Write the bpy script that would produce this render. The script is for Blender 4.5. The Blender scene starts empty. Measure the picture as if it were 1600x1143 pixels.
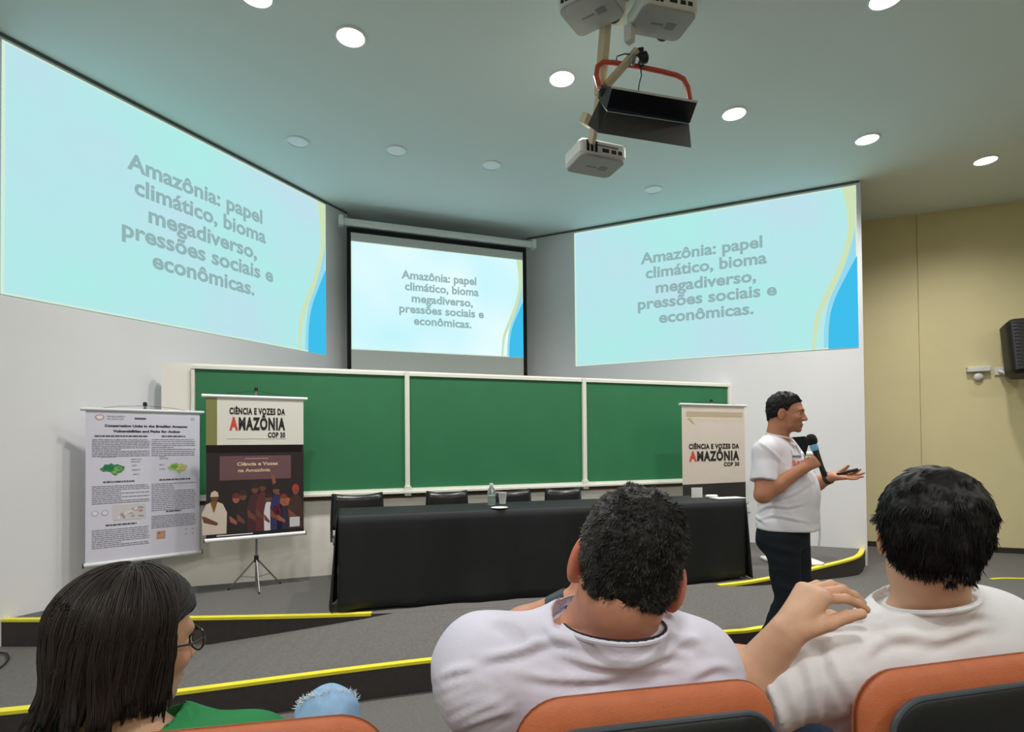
import bpy, math, random
import numpy as np
from mathutils import Matrix, Vector
random.seed(7); RNG = np.random.default_rng(7)
S = bpy.context.scene
COL = S.collection
# ------------------------------------------------------------------ camera
FPX, CYS, PIT, ROL, EYE = 889.0, 109.4, math.radians(.94), math.radians(-.5), 1.45
cam_d = bpy.data.cameras.new('camera'); cam = bpy.data.objects.new('camera', cam_d); COL.objects.link(cam)
cam_d.sensor_width = 36; cam_d.lens = 36*FPX/1600; cam_d.shift_y = CYS/1600; cam_d.clip_start = .02
_c, _s, _cr, _sr = math.cos(PIT), math.sin(PIT), math.cos(ROL), math.sin(ROL)
_r0, _u0, _f = Vector((1, 0, 0)), Vector((0, -_s, _c)), Vector((0, _c, _s))
_r, _u = _r0*_cr+_u0*_sr, -_r0*_sr+_u0*_cr
cam.matrix_world = Matrix(((_r.x, _u.x, -_f.x, 0), (_r.y, _u.y, -_f.y, 0), (_r.z, _u.z, -_f.z, EYE), (0, 0, 0, 1)))
S.camera = cam
# ------------------------------------------------------------------ world, light, exposure
w = bpy.data.worlds.new('world'); S.world = w; w.use_nodes = True
w.node_tree.nodes['Background'].inputs[0].default_value = (.75, .8, .85, 1)
w.node_tree.nodes['Background'].inputs[1].default_value = .15
S.view_settings.view_transform = 'Standard'; S.view_settings.look = 'None'
S.view_settings.gamma = 1; S.view_settings.use_curve_mapping = False
S.view_settings.exposure = 0.0
SPOT_W, AREA_W, SCREEN_E = 185.0, 50.0, 1.0
def lamp(name, kind, loc, power, color, **kw):
    d = bpy.data.lights.new(name, kind); d.energy = power; d.color = color
    for k, v in kw.items(): setattr(d, k, v)
    o = bpy.data.objects.new(name, d); COL.objects.link(o); o.location = loc
    return o
CEIL = 4.18
for (x, y) in ((-3.0, -.8), (0, -.8), (3.2, -.8), (6.0, 1.2), (-1.5, -3.6), (3.0, -3.6)):   # ceiling luminaires over the seats behind the camera
    lamp('room_light', 'AREA', (x, y, CEIL-.03), AREA_W, (1, .97, .93), shape='DISK', size=.5)

# ------------------------------------------------------------------ helpers: pixels to points in the room
def ray(X, Y):
    a = X-800; b = Y-571.5-CYS
    u = (_cr*a+_sr*b)/FPX; v = (-_sr*a+_cr*b)/FPX
    return np.array([u, _c+_s*v, _s-_c*v])
ORG = np.array([0, 0, EYE])
def atz(X, Y, z):
    r = ray(X, Y); return ORG+r*(z-EYE)/r[2]
def atd(X, Y, d):
    r = ray(X, Y); return ORG+r*d/r[1]
class Wall:
    def __init__(s, P, ang):
        a = math.radians(ang); s.P = np.array(P[:2], float)
        s.d = np.array([math.sin(a), math.cos(a)]); s.n = np.array([s.d[1], -s.d[0]])
        if s.n[1] > 0: s.n = -s.n                      # n faces the audience
    def w(s, t, z, off=0):
        q = s.P+s.d*t+s.n*off; return np.array([q[0], q[1], z])
    def at(s, X, Y, off=0):
        r = ray(X, Y); P = s.P+s.n*off
        return ORG+r*(P@s.n)/(r[:2]@s.n)
    def sz(s, X, Y):
        q = s.at(X, Y); return (q[:2]-s.P)@s.d, q[2]
    def M(s, t, z, off=0):                             # frame: x along the wall, y up, z out of it
        q = s.w(t, z, off)
        return Matrix(((s.d[0], 0, s.n[0], q[0]), (s.d[1], 0, s.n[1], q[1]), (0, 1, 0, q[2]), (0, 0, 0, 1)))
# ------------------------------------------------------------------ materials
MATS = {}
def srgb(c):
    c = [x/255 for x in c]
    return tuple(x/12.92 if x <= .04045 else ((x+.055)/1.055)**2.4 for x in c)+(1,)
def mat(name, rgb, rough=.6, metal=0, noise=0, nscale=20, bump=0, bscale=200, spec=.5, sss=0, emit=0, coat=0, trans=0, attr=False, stretch=None, alpha=1):
    if name in MATS: return MATS[name]
    m = bpy.data.materials.new(name); MATS[name] = m; m.use_nodes = True
    nt = m.node_tree; b = nt.nodes['Principled BSDF']; L = nt.links.new
    col = srgb(rgb)
    b.inputs['Base Color'].default_value = col; b.inputs['Roughness'].default_value = rough
    b.inputs['Metallic'].default_value = metal; b.inputs['Specular IOR Level'].default_value = spec
    tc = nt.nodes.new('ShaderNodeTexCoord'); mp = nt.nodes.new('ShaderNodeMapping'); L(tc.outputs['Object'], mp.inputs[0])
    if stretch: mp.inputs['Scale'].default_value = stretch
    if noise:
        n = nt.nodes.new('ShaderNodeTexNoise'); n.inputs['Scale'].default_value = nscale; n.inputs['Detail'].default_value = 4
        L(mp.outputs[0], n.inputs['Vector'])
        mx = nt.nodes.new('ShaderNodeMix'); mx.data_type = 'RGBA'; mx.blend_type = 'MULTIPLY'; mx.inputs[0].default_value = 1
        cr = nt.nodes.new('ShaderNodeValToRGB'); cr.color_ramp.elements[0].position = .3; cr.color_ramp.elements[1].position = .7
        lo, hi = 1-noise, 1+noise*.5
        cr.color_ramp.elements[0].color = (lo, lo, lo, 1); cr.color_ramp.elements[1].color = (hi, hi, hi, 1)
        L(n.outputs['Fac'], cr.inputs[0]); L(cr.outputs[0], mx.inputs[7]); mx.inputs[6].default_value = col
        if attr:
            a = nt.nodes.new('ShaderNodeAttribute'); a.attribute_name = 'tint'; L(a.outputs['Color'], mx.inputs[6])
        L(mx.outputs[2], b.inputs['Base Color'])
    elif attr:
        a = nt.nodes.new('ShaderNodeAttribute'); a.attribute_name = 'tint'; L(a.outputs['Color'], b.inputs['Base Color'])
    if bump:
        n2 = nt.nodes.new('ShaderNodeTexNoise'); n2.inputs['Scale'].default_value = bscale; n2.inputs['Detail'].default_value = 3
        L(mp.outputs[0], n2.inputs['Vector'])
        bp = nt.nodes.new('ShaderNodeBump'); bp.inputs['Strength'].default_value = bump; bp.inputs['Distance'].default_value = .003
        L(n2.outputs['Fac'], bp.inputs['Height']); L(bp.outputs[0], b.inputs['Normal'])
    if sss:
        b.inputs['Subsurface Weight'].default_value = sss; b.inputs['Subsurface Radius'].default_value = (.012, .004, .002)
        b.inputs['Subsurface Scale'].default_value = 1
    if coat: b.inputs['Coat Weight'].default_value = coat
    if trans: b.inputs['Transmission Weight'].default_value = trans; b.inputs['IOR'].default_value = 1.45
    if emit:
        b.inputs['Emission Color'].default_value = col; b.inputs['Emission Strength'].default_value = emit
    return m
def emitter(name, rgb, e, soft=None):
    """light thrown on a surface by a projector: emission with a soft mottling of the slide's own colours"""
    if name in MATS: return MATS[name]
    m = bpy.data.materials.new(name); MATS[name] = m; m.use_nodes = True
    nt = m.node_tree; nt.nodes.clear(); o = nt.nodes.new('ShaderNodeOutputMaterial'); em = nt.nodes.new('ShaderNodeEmission')
    em.inputs[0].default_value = srgb(rgb); em.inputs[1].default_value = e; nt.links.new(em.outputs[0], o.inputs[0])
    if soft:
        tc = nt.nodes.new('ShaderNodeTexCoord'); n = nt.nodes.new('ShaderNodeTexNoise'); n.inputs['Scale'].default_value = .9
        n.inputs['Detail'].default_value = 1.5; nt.links.new(tc.outputs['Object'], n.inputs['Vector'])
        cr = nt.nodes.new('ShaderNodeValToRGB'); cr.color_ramp.elements[0].position = .35; cr.color_ramp.elements[1].position = .65
        cr.color_ramp.elements[0].color = srgb(rgb); cr.color_ramp.elements[1].color = srgb(soft)
        nt.links.new(n.outputs['Fac'], cr.inputs[0]); nt.links.new(cr.outputs[0], em.inputs[0])
    return m
M_WALL = lambda: mat('white_wall_paint', (228, 228, 232), .75, noise=.03, nscale=1.5, bump=.08, bscale=90)
M_CEIL = lambda: mat('ceiling_paint', (230, 242, 238), .8, noise=.02, nscale=.8)
M_BEIGE = lambda: mat('beige_wall_paint', (220, 210, 166), .8, noise=.04, nscale=2, bump=.1, bscale=60)
M_CARPET = lambda: mat('charcoal_carpet', (108, 106, 104), .95, noise=.14, nscale=60, bump=.6, bscale=260, spec=.1)
M_RISER = lambda: mat('dark_riser_vinyl', (62, 58, 58), .7, noise=.1, nscale=30, bump=.3, bscale=120, spec=.3)
M_YEL = lambda: mat('yellow_strip', (236, 226, 60), .5, noise=.06, nscale=14)
M_BLACK = lambda: mat('black_plastic', (22, 22, 25), .45, noise=.1, nscale=60)
M_WHITEP = lambda: mat('white_plastic', (226, 226, 222), .4, noise=.03, nscale=30)
M_METAL = lambda: mat('grey_metal', (150, 150, 150), .35, metal=.8, noise=.08, nscale=60)
# ------------------------------------------------------------------ objects
def link(name, me, parent=None):
    o = bpy.data.objects.new(name, me); COL.objects.link(o)
    if parent is not None: o.parent = parent
    return o
def tag(o, label, cat, group=None):
    o['label'] = label; o['category'] = cat
    if group: o['group'] = group
    return o
def thing(name, label, cat, M=None, group=None):
    o = bpy.data.objects.new(name, None); COL.objects.link(o); o.empty_display_size = .05
    if M is not None: o.matrix_world = M if isinstance(M, Matrix) else Matrix.Translation(Vector(M))
    return tag(o, label, cat, group)
def mesh(name, V, Fc, mats, parent=None, smooth=False, mi=None):
    me = bpy.data.meshes.new(name); me.from_pydata([tuple(map(float, v)) for v in V], [], [tuple(map(int, f)) for f in Fc]); me.validate()
    for m in (mats if isinstance(mats, (list, tuple)) else [mats]): me.materials.append(m)
    if mi is not None: me.polygons.foreach_set('material_index', mi)
    if smooth: me.polygons.foreach_set('use_smooth', [True]*len(me.polygons))
    return link(name, me, parent)
def fastmesh(name, V, Q, mats, parent=None, smooth=True, tint=None):
    V = np.asarray(V, np.float32); Q = np.asarray(Q, np.int32); n = Q.shape[1]
    me = bpy.data.meshes.new(name); me.vertices.add(len(V)); me.vertices.foreach_set('co', V.ravel())
    me.loops.add(Q.size); me.loops.foreach_set('vertex_index', Q.ravel())
    me.polygons.add(len(Q)); me.polygons.foreach_set('loop_start', np.arange(0, Q.size, n, dtype=np.int32))
    me.update(calc_edges=True)
    if smooth: me.polygons.foreach_set('use_smooth', np.ones(len(Q), bool))
    if tint is not None:
        a = me.color_attributes.new('tint', 'FLOAT_COLOR', 'POINT'); a.data.foreach_set('color', np.asarray(tint, np.float32).ravel())
    me.materials.append(mats)
    return link(name, me, parent)
class MB:                                              # collects shapes that form one part
    def __init__(s): s.V = []; s.F = []; s.I = []
    def add(s, V, Fc, mi=0):
        b = len(s.V); s.V += [tuple(v) for v in V]; s.F += [tuple(i+b for i in f) for f in Fc]; s.I += [mi]*len(Fc); return s
    def hexa(s, P, mi=0):                              # eight corners: bottom four, top four
        return s.add(P, [(3, 2, 1, 0), (4, 5, 6, 7), (0, 1, 5, 4), (1, 2, 6, 5), (2, 3, 7, 6), (3, 0, 4, 7)], mi)
    def box(s, x0, x1, y0, y1, z0, z1, mi=0, bev=0):
        if bev:
            return s.rbox((x0+x1)/2, (y0+y1)/2, x1-x0, y1-y0, z0, z1, bev, mi)
        return s.hexa([(x0, y0, z0), (x1, y0, z0), (x1, y1, z0), (x0, y1, z0), (x0, y0, z1), (x1, y0, z1), (x1, y1, z1), (x0, y1, z1)], mi)
    def rbox(s, cx, cy, wx, wy, z0, z1, r, mi=0, n=5, e=None):
        """rounded-corner slab in xy with a small chamfer along z"""
        e = e if e is not None else min(r*.4, (z1-z0)*.3)
        def ring(ins, z):
            P = []; rr = max(r-ins, .0005)
            for (sx, sy, a0) in ((1, 1, 0), (-1, 1, 90), (-1, -1, 180), (1, -1, 270)):
                for i in range(n+1):
                    a = math.radians(a0+90*i/n)
                    P.append((cx+sx*(wx/2-r)+rr*math.cos(a), cy+sy*(wy/2-r)+rr*math.sin(a), z))
            return P
        R = [ring(e, z0), ring(0, z0+e), ring(0, z1-e), ring(e, z1)]; k = len(R[0])
        V = sum(R, []); Fc = [tuple(reversed(range(k))), tuple(range(3*k, 4*k))]
        for j in range(3):
            for i in range(k): Fc.append((j*k+i, j*k+(i+1) % k, (j+1)*k+(i+1) % k, (j+1)*k+i))
        return s.add(V, Fc, mi)
    def tube(s, pts, r, n=8, mi=0, cap=True):
        pts = [Vector(p) for p in pts]; rs = r if isinstance(r, (list, tuple)) else [r]*len(pts)
        V = []; up = Vector((0, 0, 1)); prev = None
        for i, p in enumerate(pts):
            t = (pts[min(i+1, len(pts)-1)]-pts[max(i-1, 0)]).normalized()
            if prev is None:
                a = t.orthogonal().normalized()
            else:
                a = (prev-t*prev.dot(t)).normalized()
            prev = a; b = t.cross(a)
            for k in range(n):
                q = 2*math.pi*k/n; V.append(p+(a*math.cos(q)+b*math.sin(q))*rs[i])
        Fc = [(i*n+k, i*n+(k+1) % n, (i+1)*n+(k+1) % n, (i+1)*n+k) for i in range(len(pts)-1) for k in range(n)]
        if cap: Fc += [tuple(reversed(range(n))), tuple(range((len(pts)-1)*n, len(pts)*n))]
        return s.add(V, Fc, mi)
    def lathe(s, prof, c=(0, 0, 0), n=24, mi=0):       # prof: (radius, z)
        V = [(c[0]+r*math.cos(2*math.pi*k/n), c[1]+r*math.sin(2*math.pi*k/n), c[2]+z) for r, z in prof for k in range(n)]
        Fc = [(i*n+k, i*n+(k+1) % n, (i+1)*n+(k+1) % n, (i+1)*n+k) for i in range(len(prof)-1) for k in range(n)]
        Fc += [tuple(reversed(range(n))), tuple(range((len(prof)-1)*n, len(prof)*n))]
        return s.add(V, Fc, mi)
    def slab(s, P, th, mi=0):                          # planar outline with thickness th along its normal
        P = [Vector(p) for p in P]; nrm = (P[1]-P[0]).cross(P[2]-P[0]).normalized()*th; n = len(P)
        return s.add(P+[p+nrm for p in P], [tuple(reversed(range(n))), tuple(range(n, 2*n))]+[(i, (i+1) % n, (i+1) % n+n, i+n) for i in range(n)], mi)
    def xf(s, M):
        s.V = [tuple(M @ Vector(v)) for v in s.V]; return s
    def build(s, name, mats, parent=None, smooth=False, bevel=0):
        o = mesh(name, s.V, s.F, mats, parent, smooth, s.I)
        if smooth:
            o.data.polygons.foreach_set('use_smooth', [True]*len(o.data.polygons))
            try: o.data.set_sharp_from_angle(angle=math.radians(40))
            except Exception: pass
        if bevel:
            b = o.modifiers.new('b', 'BEVEL'); b.width = bevel; b.segments = 2; b.limit_method = 'ANGLE'
        return o
def structure(o):
    o['kind'] = 'structure'; return o
def text_mesh(body, bold=0.02, gap=1):
    cu = bpy.data.curves.new('t', 'FONT'); cu.body = body; cu.size = 1; cu.offset = bold; cu.space_character = gap; cu.resolution_u = 3
    ob = bpy.data.objects.new('t', cu); COL.objects.link(ob)
    me = bpy.data.meshes.new_from_object(ob.evaluated_get(bpy.context.evaluated_depsgraph_get()))
    V = np.array([v.co[:] for v in me.vertices]).reshape(-1, 3); Fc = [tuple(p.vertices) for p in me.polygons]
    bpy.data.objects.remove(ob); bpy.data.curves.remove(cu); bpy.data.meshes.remove(me)
    return V, Fc
def lettering(name, lines, m, parent, z=.002, bold=.02):
    """lines: (text, x0, x1, baseline y, cap height or None) in the parent's own xy plane"""
    b = MB()
    for (t, x0, x1, y, h) in lines:
        V, Fc = text_mesh(t, bold)
        if not len(V): continue
        sx = (x1-x0)/(V[:, 0].max()-V[:, 0].min()); cap = .73
        sy = h/cap if h else sx
        P = np.c_[(V[:, 0]-V[:, 0].min())*sx+x0, V[:, 1]*sy+y, np.full(len(V), z)]
        b.add(P, Fc)
    return b.build(name, m, parent)

# ================================================================== THE ROOM
ZS, ZT, ZP = .35, .18, .0                              # stage, tread, lowest floor
LW = Wall(atz(0, 962, ZS)*.975, 26.1); RW = Wall(atz(1350, 863, ZS)*1.035, 114.7)
BW = Wall(atz(321, 914, ZS), 69.7)
_a, _b = LW.w(3.22, 0), RW.w(-3.759, 0)
CW = Wall((_a+_b)/2*.965, 69.6)
def wall_slab(name, p, q, z0, z1, th, m, sgn=1):
    p = np.array(p[:2], float); q = np.array(q[:2], float); d = (q-p)/np.linalg.norm(q-p); n = np.array([-d[1], d[0]])*th*sgn
    P = [(*p, z0), (*q, z0), (*(q+n), z0), (*(p+n), z0), (*p, z1), (*q, z1), (*(q+n), z1), (*(p+n), z1)]
    return structure(MB().hexa(P).build(name, m))
wall_slab('wall_left', LW.w(-7.5, 0), LW.w(3.23, 0), 0, CEIL, .12, M_WALL())
wall_slab('wall_right', RW.w(.03, 0), RW.w(-3.759, 0), 0, CEIL, .10, M_WALL(), -1)
e0 = RW.w(.032, 0)
wall_slab('trim_1', e0, (e0[0]+.30, e0[1]+.62), 0, CEIL, .1, mat('ochre_trim', (176, 148, 84), .6, noise=.05, nscale=3), 1)
wall_slab('wall_back', (-3.2, 8.6), (5.0, 8.9), 0, CEIL, .1, mat('recess_shade_paint', (40, 42, 46), .8, noise=.05, nscale=3))  # shade of the recess is put into this wall's dark colour
wall_slab('wall_niche', (3.9, 7.2), (4.886, 6.80), 0, CEIL, .1, M_BEIGE())
wall_slab('wall_side', (4.884, 6.79), (9.0, 5.15), 0, CEIL, .1, M_BEIGE())
wall_slab('wall_far_right', (9.0, 5.3), (9.0, -6), 0, CEIL, .1, M_BEIGE())
wall_slab('wall_rear', (9.0, -5.8), (-8, -5.8), 0, CEIL, .1, M_BEIGE())
for nm, p, q in (('baseboard_side', (4.884, 6.782), (9.0, 5.142)), ('baseboard_niche', (3.9, 7.19), (4.88, 6.79))):
    wall_slab(nm, p, q, ZT, ZT+.06, .02, mat('dark_baseboard', (44, 40, 36), .6, noise=.1), -1)
structure(MB().box(-8, 9.2, -6, 9.2, CEIL, CEIL+.1).build('ceiling', M_CEIL()))
# gap shade painted on dark strips where the two projection walls meet the ceiling
gap = mat('gap_shade_paint', (92, 104, 98), .8, noise=.05)
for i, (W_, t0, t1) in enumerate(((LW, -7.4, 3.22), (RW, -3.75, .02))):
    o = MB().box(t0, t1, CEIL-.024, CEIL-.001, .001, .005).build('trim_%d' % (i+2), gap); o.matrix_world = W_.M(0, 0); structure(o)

# floors -------------------------------------------------------------
structure(MB().box(-8, 9.2, -6, 9.2, -.1, 0).build('floor', M_CARPET()))
def curve_pts(pts, n=8):                               # Catmull-Rom through xy points
    P = [np.array(p, float) for p in pts]; P = [2*P[0]-P[1]]+P+[2*P[-1]-P[-2]]; out = []
    for i in range(1, len(P)-2):
        for k in range(n):
            t = k/n; a, b, c, d = P[i-1:i+3]
            out.append(.5*(2*b+(c-a)*t+(2*a-5*b+4*c-d)*t*t+(3*b-a-3*c+d)*t**3))
    out.append(P[-2]); return out
step_pts = curve_pts([(-5.2, 2.25), (-3.6, 2.52), (-2.45, 2.78), (-1.81, 2.96), (-.43, 3.41), (1.31, 3.82), (1.75, 3.94), (3.2, 4.55), (4.05, 5.05), (4.45, 5.26), (4.85, 5.24), (6.2, 5.1)])
stage_pts = curve_pts([(-4.3, 3.80), (-3.34, 3.70), (-1.97, 3.70), (-.79, 3.78), (.4, 4.03), (1.6, 4.42), (2.08, 4.64), (2.72, 5.05), (3.30, 5.47), (3.63, 5.885)])
def prism(name, pts, back, z0, z1, mats):
    P = [tuple(p) for p in pts]+back; n = len(P); V = [(x, y, z0) for x, y in P]+[(x, y, z1) for x, y in P]
    Fc = [tuple(range(n, 2*n))]+[(i, (i+1) % n, (i+1) % n+n, i+n) for i in range(n)]
    return mesh(name, V, Fc, mats, mi=[0]+[1]*n)
tread = structure(prism('trim_4', step_pts, [(6.2, 9), (-5.2, 9)], 0, ZT, [M_CARPET(), M_RISER()]))
stage = structure(prism('trim_5', stage_pts, [(3.6, 9), (-4.3, 9)], ZT, ZS, [M_CARPET(), M_RISER()]))
tread.name = 'floor_step'; stage.name = 'floor_stage'
def strip(parent, pts, z, sel, wdt=.042):
    P = [p for p in pts if sel(p[0])]; V = []; n = len(P)
    for i, p in enumerate(P):
        t = P[min(i+1, n-1)]-P[max(i-1, 0)]; t = t/np.linalg.norm(t); nn = np.array([-t[1], t[0]])
        a, b = p-nn*.004, p+nn*wdt
        V += [(*a, z-.012), (*a, z+.005), (*b, z+.005), (*b, z)]
    Fc = [(i*4+k, (i+1)*4+k, (i+1)*4+k+1, i*4+k+1) for i in range(n-1) for k in range(3)]+[(0, 1, 2, 3), (n*4-1, n*4-2, n*4-3, n*4-4)]
    return mesh('edge_strip', V, Fc, M_YEL(), parent)
strip(tread, step_pts, ZT, lambda x: x < -2.22 and x > -2.75, .05); strip(tread, step_pts, ZT, lambda x: -1.85 < x < 2.6)
strip(tread, step_pts, ZT, lambda x: x > 4.4, .03)
strip(stage, stage_pts, ZS, lambda x: -3.6 < x < -.85); strip(stage, stage_pts, ZS, lambda x: x > 1.55)
# the ramp that lifts the tread to stage height in the middle
bk = [p for p in stage_pts if -2.0 < p[0] < 3.35]; V = []; Fc = []
sx_ = np.array([p[0] for p in step_pts]); sy_ = np.array([p[1] for p in step_pts])
for p in bk:
    x = p[0]; hz = np.interp(x, [-1.97, -.79, 1.6, 3.3], [ZT+.001, ZS-.0003, ZS-.0003, ZT+.001])
    fx = x-.0; fy = np.interp(fx, sx_, sy_)+.05
    q0 = p*1.0+np.array([0, .001]); V += [(q0[0], q0[1], hz), (fx, min(fy, p[1]-.02), ZT+.0005), (q0[0], q0[1], ZT)]
n = len(bk)
for i in range(n-1):
    a, b = 3*i, 3*i+3
    Fc += [(a+1, b+1, b, a), (a, b, b+2, a+2), (a+1, a+2, b+2, b+1)]
ramp = mesh('ramp', V, Fc, M_CARPET(), tread)
# seating platform under the front row
structure(MB().box(-4.5, 5, -3, 1.95, 0, .12).build('floor_seating', M_CARPET()))
structure(MB().box(3.62, 9.0, .6, 5.35, 0, ZT-.0004).build('floor_aisle', M_CARPET()))
# straight partition carrying the chalkboard
bx0, bx1 = -.309, 5.35
part_o = MB().box(bx0, bx1, ZS, 2.129, -.06, 0).build('wall_partition', mat('cream_partition', (240, 236, 228), .6, noise=.03, nscale=2, bump=.06, bscale=50)); part_o.matrix_world = BW.M(0, 0); structure(part_o)

# ------------------------------------------------------------------ projected slides
E0 = SCREEN_E
C_SL = emitter('slide_light', (176, 236, 232), E0, (190, 226, 236)); C_SLC = emitter('slide_light_centre', (188, 234, 240), E0*1.12, (222, 242, 244))
C_TX = emitter('slide_text', (152, 186, 188), E0*.93); C_TXC = emitter('slide_text_centre', (150, 180, 182), E0)
C_BL = emitter('slide_blue', (64, 190, 236), E0); C_YE = emitter('slide_yellow', (206, 226, 184), E0); C_WH = emitter('slide_edge', (212, 236, 214), E0)
C_PB = emitter('slide_pale_blue', (150, 218, 238), E0)
LINES = [('Amazônia: papel', .271, .708, .698), ('climático, bioma', .290, .722, .590), ('megadiverso,', .328, .686, .479), ('pressões sociais e', .258, .752, .375), ('econômicas.', .339, .676, .266)]
def slide(W_, s0, s1, z0, z1, off, label, tm, bm, topmost=True):
    M = W_.M(s0, z0, off); w_, h_ = s1-s0, z1-z0
    t = thing('projected_slide', label, 'projection', M, 'three copies of the same projected slide')
    MB().box(0, w_, 0, h_, 0, .002).build('light_field', bm, t)
    def band(name, prof, m, z):                       # prof: (y, x left, x right) in fractions
        V = []; k = len(prof)
        for (y, a, b) in prof: V += [(a*w_, y*h_, z), (b*w_, y*h_, z)]
        return mesh(name, V, [(2*i, 2*i+1, 2*i+3, 2*i+2) for i in range(k-1)], m, t)
    def sm(pr):
        ys = np.linspace(pr[0][0], pr[-1][0], 24); Y = [p[0] for p in pr]
        def cub(v):
            c = curve_pts([(p[0], q) for p, q in zip(pr, v)], 8); return np.interp(ys, [q[0] for q in c], [q[1] for q in c])
        return list(zip(ys, cub([p[1] for p in pr]), cub([p[2] for p in pr])))
    band('pale_wave', sm([(.0, .896, .999), (.15, .900, .999), (.3, .915, .999), (.45, .950, .999), (.6, .978, .999), (.75, .990, .999)]), C_PB, .0028)
    band('yellow_wave', sm([(.0, .860, .870), (.18, .868, .884), (.30, .890, .910), (.5, .940, .960), (.7, .972, .992), (.85, .972, .998), (1., .958, .998)]), C_YE, .0036)
    band('blue_wave', sm([(.0, .910, 1), (.17, .914, 1), (.30, .930, 1), (.43, .962, 1), (.56, .998, 1)]), C_BL, .0044)
    b = MB(); e = .006
    for q in ((0, w_, 0, e*h_*1.4), (0, w_, h_*(1-e), h_), (0, e*w_, 0, h_), (w_*(1-e*.6), w_, h_*.55, h_)): b.box(*q, .002, .0032)
    b.build('bright_edge', C_WH, t)
    for s, a, b_, y in LINES: lettering('text_line', [(s, a*w_, b_*w_, y*h_, .080*h_)], tm, t, .005, .030)
    return t
slide(LW, -.01, 2.872, 2.464, 4.135, .004, 'large tilted-looking projected slide on the left wall beside the ceiling edge', C_TX, C_SL)
slide(RW, -3.092, -.012, 2.441, 4.133, .004, 'large projected slide on the right wall above the speaker', C_TX, C_SL)
# centre roll-down screen
M = CW.M(0, 0)
sc = thing('projection_screen', 'roll-down projection screen with black borders hanging from a white tube between the two walls', 'screen', M)
MB().box(-1.058, 1.034, 2.136, 3.885, 0, .004).build('fabric', mat('screen_fabric', (205, 207, 204), .8, noise=.02), sc)
for q_ in ((-1.102, -1.058, 2.136, 3.934), (1.034, 1.078, 2.136, 3.934), (-1.058, 1.034, 3.88, 3.934)): MB().box(*q_, -.001, .006).build('black_border', mat('black_cloth', (16, 16, 18), .9, noise=.1), sc)
b = MB(); b.tube([(-1.176, 3.983, .03), (1.142, 3.983, .03)], .041, 16); b.build('roller_tube', M_WHITEP(), sc, True)
for x in (-1.19, 1.142): MB().box(x, x+.05, 3.93, 4.04, -.03, .08).build('end_cap', M_WHITEP(), sc, bevel=.006)
slide(CW, -1.056, 1.029, 2.5505, 3.780, .0055, 'smaller projected slide on the roll-down screen in the middle', C_TXC, C_SLC)

# ------------------------------------------------------------------ chalkboard
cb = thing('chalkboard', 'long green chalkboard in three panels with white frame on the low partition', 'chalkboard', BW.M(0, 0, .002))
zb0, zb1, xa, xb = 1.044, 2.098, -.077, 5.209
divs = [xa, 1.617, 3.398, xb]
GREEN = mat('chalkboard_green', (42, 116, 76), .55, noise=.07, nscale=2.5, bump=.03, bscale=150)
for i in range(3): MB().box(divs[i]+.012, divs[i+1]-.012, zb0+.03, zb1-.012, .0, .018).build('panel', GREEN, cb)
FR = mat('white_frame', (226, 228, 218), .45, noise=.03)
for q_ in ((xa-.02, xb+.02, zb1-.014, zb1+.012, 0, .035), (xa-.02, xb+.02, zb0, zb0+.032, 0, .035), (xa-.02, xa+.004, zb0+.032, zb1-.014, 0, .03), (xb-.004, xb+.02, zb0+.032, zb1-.014, 0, .03)): MB().box(*q_).build('frame_rail', FR, cb)
for x in divs[1:3]:
    m_ = MB().box(x-.02, x+.02, zb0+.02, zb1+.02, 0, .045).build('mullion', FR, cb)
    MB().box(x-.028, x+.028, zb0-.035, zb0+.05, 0, .06).build('bracket', FR, m_)
MB().box(xa-.02, xb+.02, zb0-.012, zb0+.006, 0, .07).build('chalk_tray', FR, cb)
MB().box(xa, xb, zb0-.05, zb0-.013, 0, .015).build('tray_support', mat('brown_rail', (96, 74, 60), .7, noise=.1), cb)

# ------------------------------------------------------------------ ceiling lights
DL = [(548, 57, 1, 'bright round recessed ceiling light left of the hanging projectors, nearest the left screen'),
      (878, 122, 1, 'bright round recessed ceiling light just left of the red-handled stage light'),
      (1147, 177, 1, 'bright round recessed ceiling light just right of the black stage light'),
      (1355, 217, 1, 'bright round recessed ceiling light above the right slide\'s upper right corner'),
      (1540, 250, 1, 'bright round recessed ceiling light over the beige wall, farthest to the right'),
      (1385, -4, 1, 'lit ceiling light cut by the top edge, right of the projectors'),
      (400, -8, 1, 'lit ceiling light cut by the top edge, upper left'),
      (465, 221, 0, 'unlit round ceiling light close to the left slide, leftmost unlit one'),
      (619, 235, 0, 'unlit round ceiling light, second from the left of the unlit row'),
      (768, 258, 0, 'unlit round ceiling light left of the lowest hanging projector'),
      (1021, 296, 0, 'unlit round ceiling light right of the lowest hanging projector, near the right wall')]
GLOW = emitter('lamp_glow', (255, 250, 240), 9); OFFM = mat('unlit_diffuser', (250, 252, 252), .22, spec=.8)
for (X, Y, on, lab) in DL:
    p = atz(X, Y, CEIL); t = thing('ceiling_light', lab, 'ceiling light', p, 'round recessed ceiling lights')
    r = .088 if on else .085
    MB().lathe([(r+.016, 0), (r+.016, -.006), (r+.003, -.010), (r, -.004), (r, 0)], n=32).build('rim', mat('lamp_rim', (236, 240, 238), .5), t, True)
    MB().lathe([(r, -.001), (r, -.005)], n=32).build('diffuser', GLOW if on else OFFM, t)
    if on: lamp('bulb', 'SPOT', (p[0], p[1], CEIL-.02), SPOT_W, (1, .965, .92), spot_size=math.radians(150), spot_blend=1, shadow_soft_size=.08)

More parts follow.
